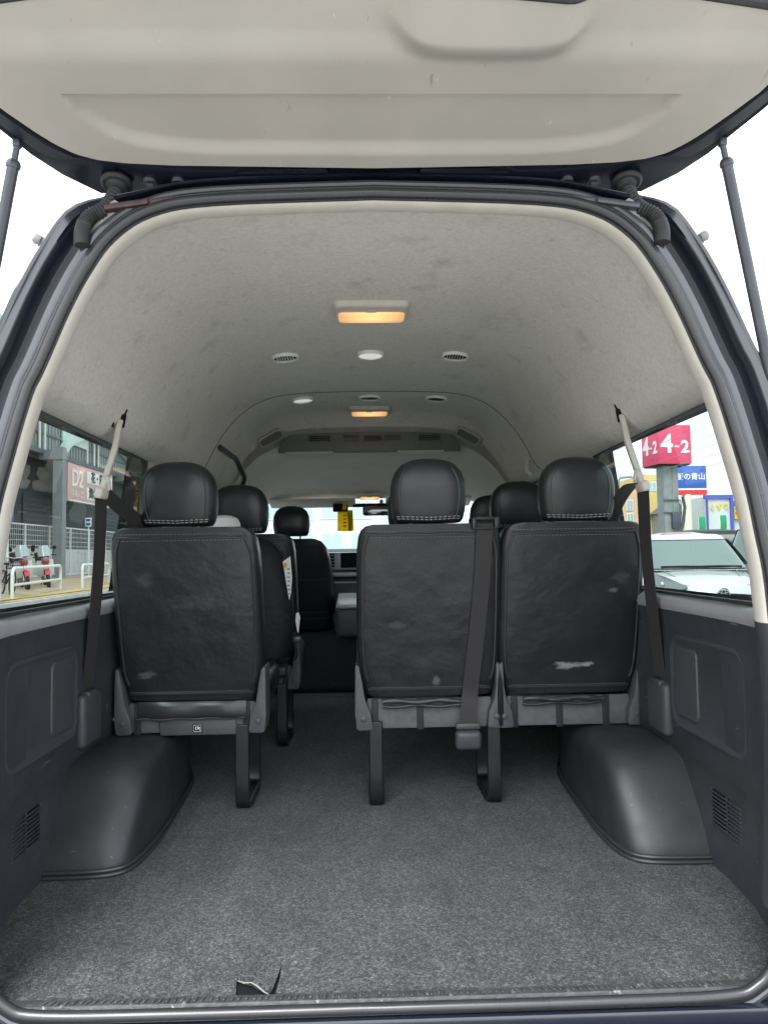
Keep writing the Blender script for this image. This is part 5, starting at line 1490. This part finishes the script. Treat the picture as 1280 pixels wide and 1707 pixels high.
# ---- cars
def car(name, label, loc, rz, W, H, L, paint, hood=.98, nose=.72, tall=False, face=True):
    r_ = empty(name, (0, 0, 0), label, 'car')
    hw = W / 2
    if tall: st_ = [(-L / 2, .55, .80), (-L / 2 + .04, .86, .90), (-L / 2 + .35, 1.0, .97), (-L / 2 + .75, 1.06, 1), (0, 1.05, 1.), (L / 2 - .2, 1.05, .98), (L / 2, .95, .93)]
    else: st_ = [(-L / 2, .48, .62), (-L / 2 + .03, nose - .05, .78), (-L / 2 + .14, nose + .02, .86), (-L / 2 + .4, nose + .10, .93), (-L / 2 + .8, hood - .08, .98), (-L / 2 + 1.15, hood, 1), (0, hood - .02, 1), (L / 2 - .5, hood, .98), (L / 2 - .05, hood - .1, .92), (L / 2, .6, .85)]
    rings = []
    for y, zt, ws_ in st_:
        rg = []
        zb = .20; zc = (zb + zt) / 2; hh = (zt - zb) / 2
        for k in range(36):
            a = 2 * pi * k / 36; c, s = cos(a), sin(a)
            x = hw * ws_ * abs(c) ** .42 * (1 if c >= 0 else -1)
            z = zc + hh * abs(s) ** .42 * (1 if s >= 0 else -1)
            bow = .30 * (abs(x) / hw) ** 3 * max(0, 1 - (y + L / 2) / .8)
            rg.append(V((x, y + bow, z - (.05 * (abs(x) / hw) ** 2.5 if s > 0 else 0))))
        rings.append(rg)
    obj('body', MB().loft(rings), paint, r_, smooth=60)
    yb0, yb1 = (-L / 2 + .62, L / 2 - .05) if tall else (-L / 2 + 1.0, L / 2 - .15)
    yt0, yt1 = (-L / 2 + 1.05, L / 2 - .22) if tall else (-L / 2 + 1.75, L / 2 - .75)
    zb_, zt_ = (1.03, H) if tall else (hood - .03, H)
    wb_, wt_ = hw * .95, hw * (.82 if tall else .70)
    def gh_(y_t, side_u, up_):     # greenhouse surface point
        pass
    gr = []
    for t in (0, .25, .5, .75, .92, .985, 1.0):
        k = t
        zz = lerp(zb_, zt_ - .035, min(1, t / .92)) + (.035 * smooth01((t - .92) / .08) if t > .92 else 0)
        f = lerp(yb0, yt0, t); b_ = lerp(yb1, yt1, t ** 1.5); w_ = lerp(wb_, wt_, t ** 1.3)
        ins = .0 if t < .95 else (.05 if t < .99 else .14)
        ring = []
        for k2 in range(40):
            a = 2 * pi * k2 / 40; c, s = cos(a), sin(a)
            ring.append(V(((w_ - ins) * abs(c) ** .32 * (1 if c >= 0 else -1), (f + b_) / 2 + ((b_ - f) / 2 - ins) * abs(s) ** .32 * (1 if s >= 0 else -1), zz)))
        gr.append(ring)
    cap = [p + V((0, 0, .012)) for p in gr[-1]]
    gm2 = MB().loft(gr + [[V((p.x * .5, (p.y - (yt0 + yt1) / 2) * .5 + (yt0 + yt1) / 2, p.z + .045)) for p in gr[-1]]])
    obj('cabin', gm2, paint, r_, smooth=60)
    def gp(u, t, off):   # windscreen point
        f = lerp(yb0, yt0, t); w_ = lerp(wb_, wt_, t ** 1.3) * .93
        b_ = lerp(yb1, yt1, t ** 1.5); x_ = lerp(-w_, w_, u) / .93 * .965
        return V((x_, (f + b_) / 2 - (b_ - f) / 2 * (1 - min(.9999, abs(x_) / (w_ / .93)) ** 6.25) ** .16 - off, lerp(zb_, zt_ - .035, t / .92)))
    obj('windscreen_frame', MB().grid(lambda u, v: gp(lerp(-.02, 1.02, u), lerp(.02, .825, v), .006), 40, 6), 'dark', r_, smooth=60)
    if face:
        cz = MB()
        for sx in (-1, 1):
            cz.tube([V((sx * hw * .62, -L / 2 + 1.02, hood - .035)), V((sx * hw * .52, -L / 2 + .6, hood - .125)), V((sx * hw * .42, -L / 2 + .22, nose + .03))], .006, 6)
        cz.tube([V((lerp(-.8, .8, k / 12) * hw, -L / 2 + .115 + .28 * abs(k / 6 - 1) ** 3, nose - .028 + .10 * abs(k / 6 - 1) ** 2)) for k in range(13)], .009, 6)
        obj('bonnet_seam', cz, 'polegrey', r_)
    obj('windscreen', MB().grid(lambda u, v: gp(u, lerp(.05, .80, v), .012), 40, 6), 'carglass', r_, smooth=60)
    for sx in (-1, 1):
        def sp_(y, t, off=.012):
            f = lerp(yb0, yt0, t); b_ = lerp(yb1, yt1, t ** 1.5); w_ = lerp(wb_, wt_, t ** 1.3)
            return V((sx * (w_ + off), lerp(f, b_, y), lerp(zb_, zt_ - .035, t / .92)))
        for y0, y1 in ((.08, .48), (.52, .88)):
            wn_ = obj('side_window', MB().grid(lambda u, v: sp_(lerp(y0, y1, u), lerp(.16, .84, v)), 6, 4), 'sideglass', r_)
            if tall:
                obj('trim_line', MB().tube([sp_(y0, .10, .02), sp_(y1, .10, .02)], .012, 6), 'chrome', wn_)
        obj('door_mirror', MB().box((sx * (hw + .06), yb0 + .35, zb_ + .06), (.18, .12, .13), None, .05, 3), paint, r_)
        hl_ = MB()
        zl = nose if not tall else .82
        y0_ = -L / 2
        pts = [V((sx * hw * .50, y0_ + .10, zl - .02)), V((sx * hw * .64, y0_ + .14, zl + .04)), V((sx * hw * .82, y0_ + .30, zl + .12)), V((sx * hw * .93, y0_ + .50, zl + .155)), V((sx * hw * .945, y0_ + .42, zl + .02)), V((sx * hw * .90, y0_ + .27, zl - .07)), V((sx * hw * .72, y0_ + .12, zl - .10))]
        hl_.loft([[p + V((0, -.03, .015)) for p in pts], [p + V((0, .10, 0)) for p in pts]])
        ho = obj('headlight', hl_, 'carlamp', r_, smooth=30)
        obj('projector', MB().lathe([(.008, .012), (.022, .010), (.028, 0)], pts[2].lerp(pts[5], .55) + V((0, -.045, .02)), (0, -1, .2), 16), 'chrome', ho)
        for y in (-L / 2 + .72, L / 2 - .70):
            obj('wheel', MB().lathe([(.1, -.11), (.28, -.11), (.31, -.08), (.31, .08), (.28, .11), (.2, .10), (.18, .07), (.02, .07)], (sx * (hw - .11), y, .31), (sx, 0, 0), 24), 'tyre', r_)
    gl_ = MB().box((0, -L / 2 - .0, .45), (W * .62, .08, .12), None, .03)
    if face: gl_.tube(cat_rom([(-hw * .62, -L / 2 + .13, nose - .15), (-hw * .3, -L / 2 + .0, nose - .12), (0, -L / 2 - .03, nose - .11), (hw * .3, -L / 2 + .0, nose - .12), (hw * .62, -L / 2 + .13, nose - .15)], 6), .018, 6)
    obj('grille', gl_, 'dark', r_)
    if face:
        em = MB()
        def ell(a_, b_, cx=0, cz=0, r=.009):
            em.tube([V((cx + a_ * cos(t), -L / 2 - .055, nose - .095 + cz + b_ * sin(t))) for t in [2 * pi * k / 28 for k in range(28)]], r, 6, closed=True)
        ell(.078, .054); ell(.027, .050, 0, 0, .007); ell(.060, .022, 0, .028, .007)
        eb = MB().lathe([(.02, .004), (.085, .0), (.085, -.06)], (0, -L / 2 - .045, nose - .095), (0, -1, 0), 28, 1, .68)
        eo = obj('emblem', em, 'chrome', r_)
        obj('backing', eb, 'cargrey', eo)
        wp = MB()
        for x0, x1 in ((-.55, .12), (-.02, .62)):
            wp.tube([gp(.5 + x0 / W * 1.1, .09, .03), gp(.5 + (x0 + x1) / 2 / W * 1.1, .10, .035), gp(.5 + x1 / W * 1.1, .085, .03)], .016, 6)
        obj('wiper', wp, 'dark', r_)
    r_.location = loc; r_.rotation_euler = (0, 0, rz)
    return r_
car('white_car', 'white hatchback parked facing the camera, seen through the right rear window', (5.12, 11.95, -.5), R(-9), 1.68, 1.56, 3.95, 'carwhite', hood=1.03, nose=.80)
car('dark_suv', 'dark grey car with a black roof, parked behind the white hatchback', (8.5, 17.2, -.5), R(60), 1.75, 1.74, 4.3, 'cargrey', hood=1.05, nose=.85, face=False)
car('black_van', 'black boxy van parked at the right edge behind the white hatchback', (8.15, 14.2, -.5), R(-62), 1.55, 1.80, 3.4, 'carblack', tall=True, face=False)

# ---- straight ahead, seen through the windscreen
building('office_building', 'pale building with large windows straight ahead through the windscreen', -12, 6, 60, 72, 9, 'far', [(-10 + 2.4 * k, 4.6, 1.7, 1.5) for k in range(7)] + [(-10 + 2.4 * k, 2.0, 1.7, 1.2) for k in range(7)])
ff = empty('park_fence', (-2, 44, -.5), 'pale slatted fence across the road ahead, seen under the yellow permit', 'fence')
pk2 = MB()
for k in range(50): pk2.box((-9 + k * .3, 44, .5), (.12, .05, 2.0))
pk2.box((-1.6, 44.04, 1.2), (15, .05, .1)).box((-1.6, 44.04, .2), (15, .05, .1))
obj('slats', pk2, 'farglass', ff, smooth=0)
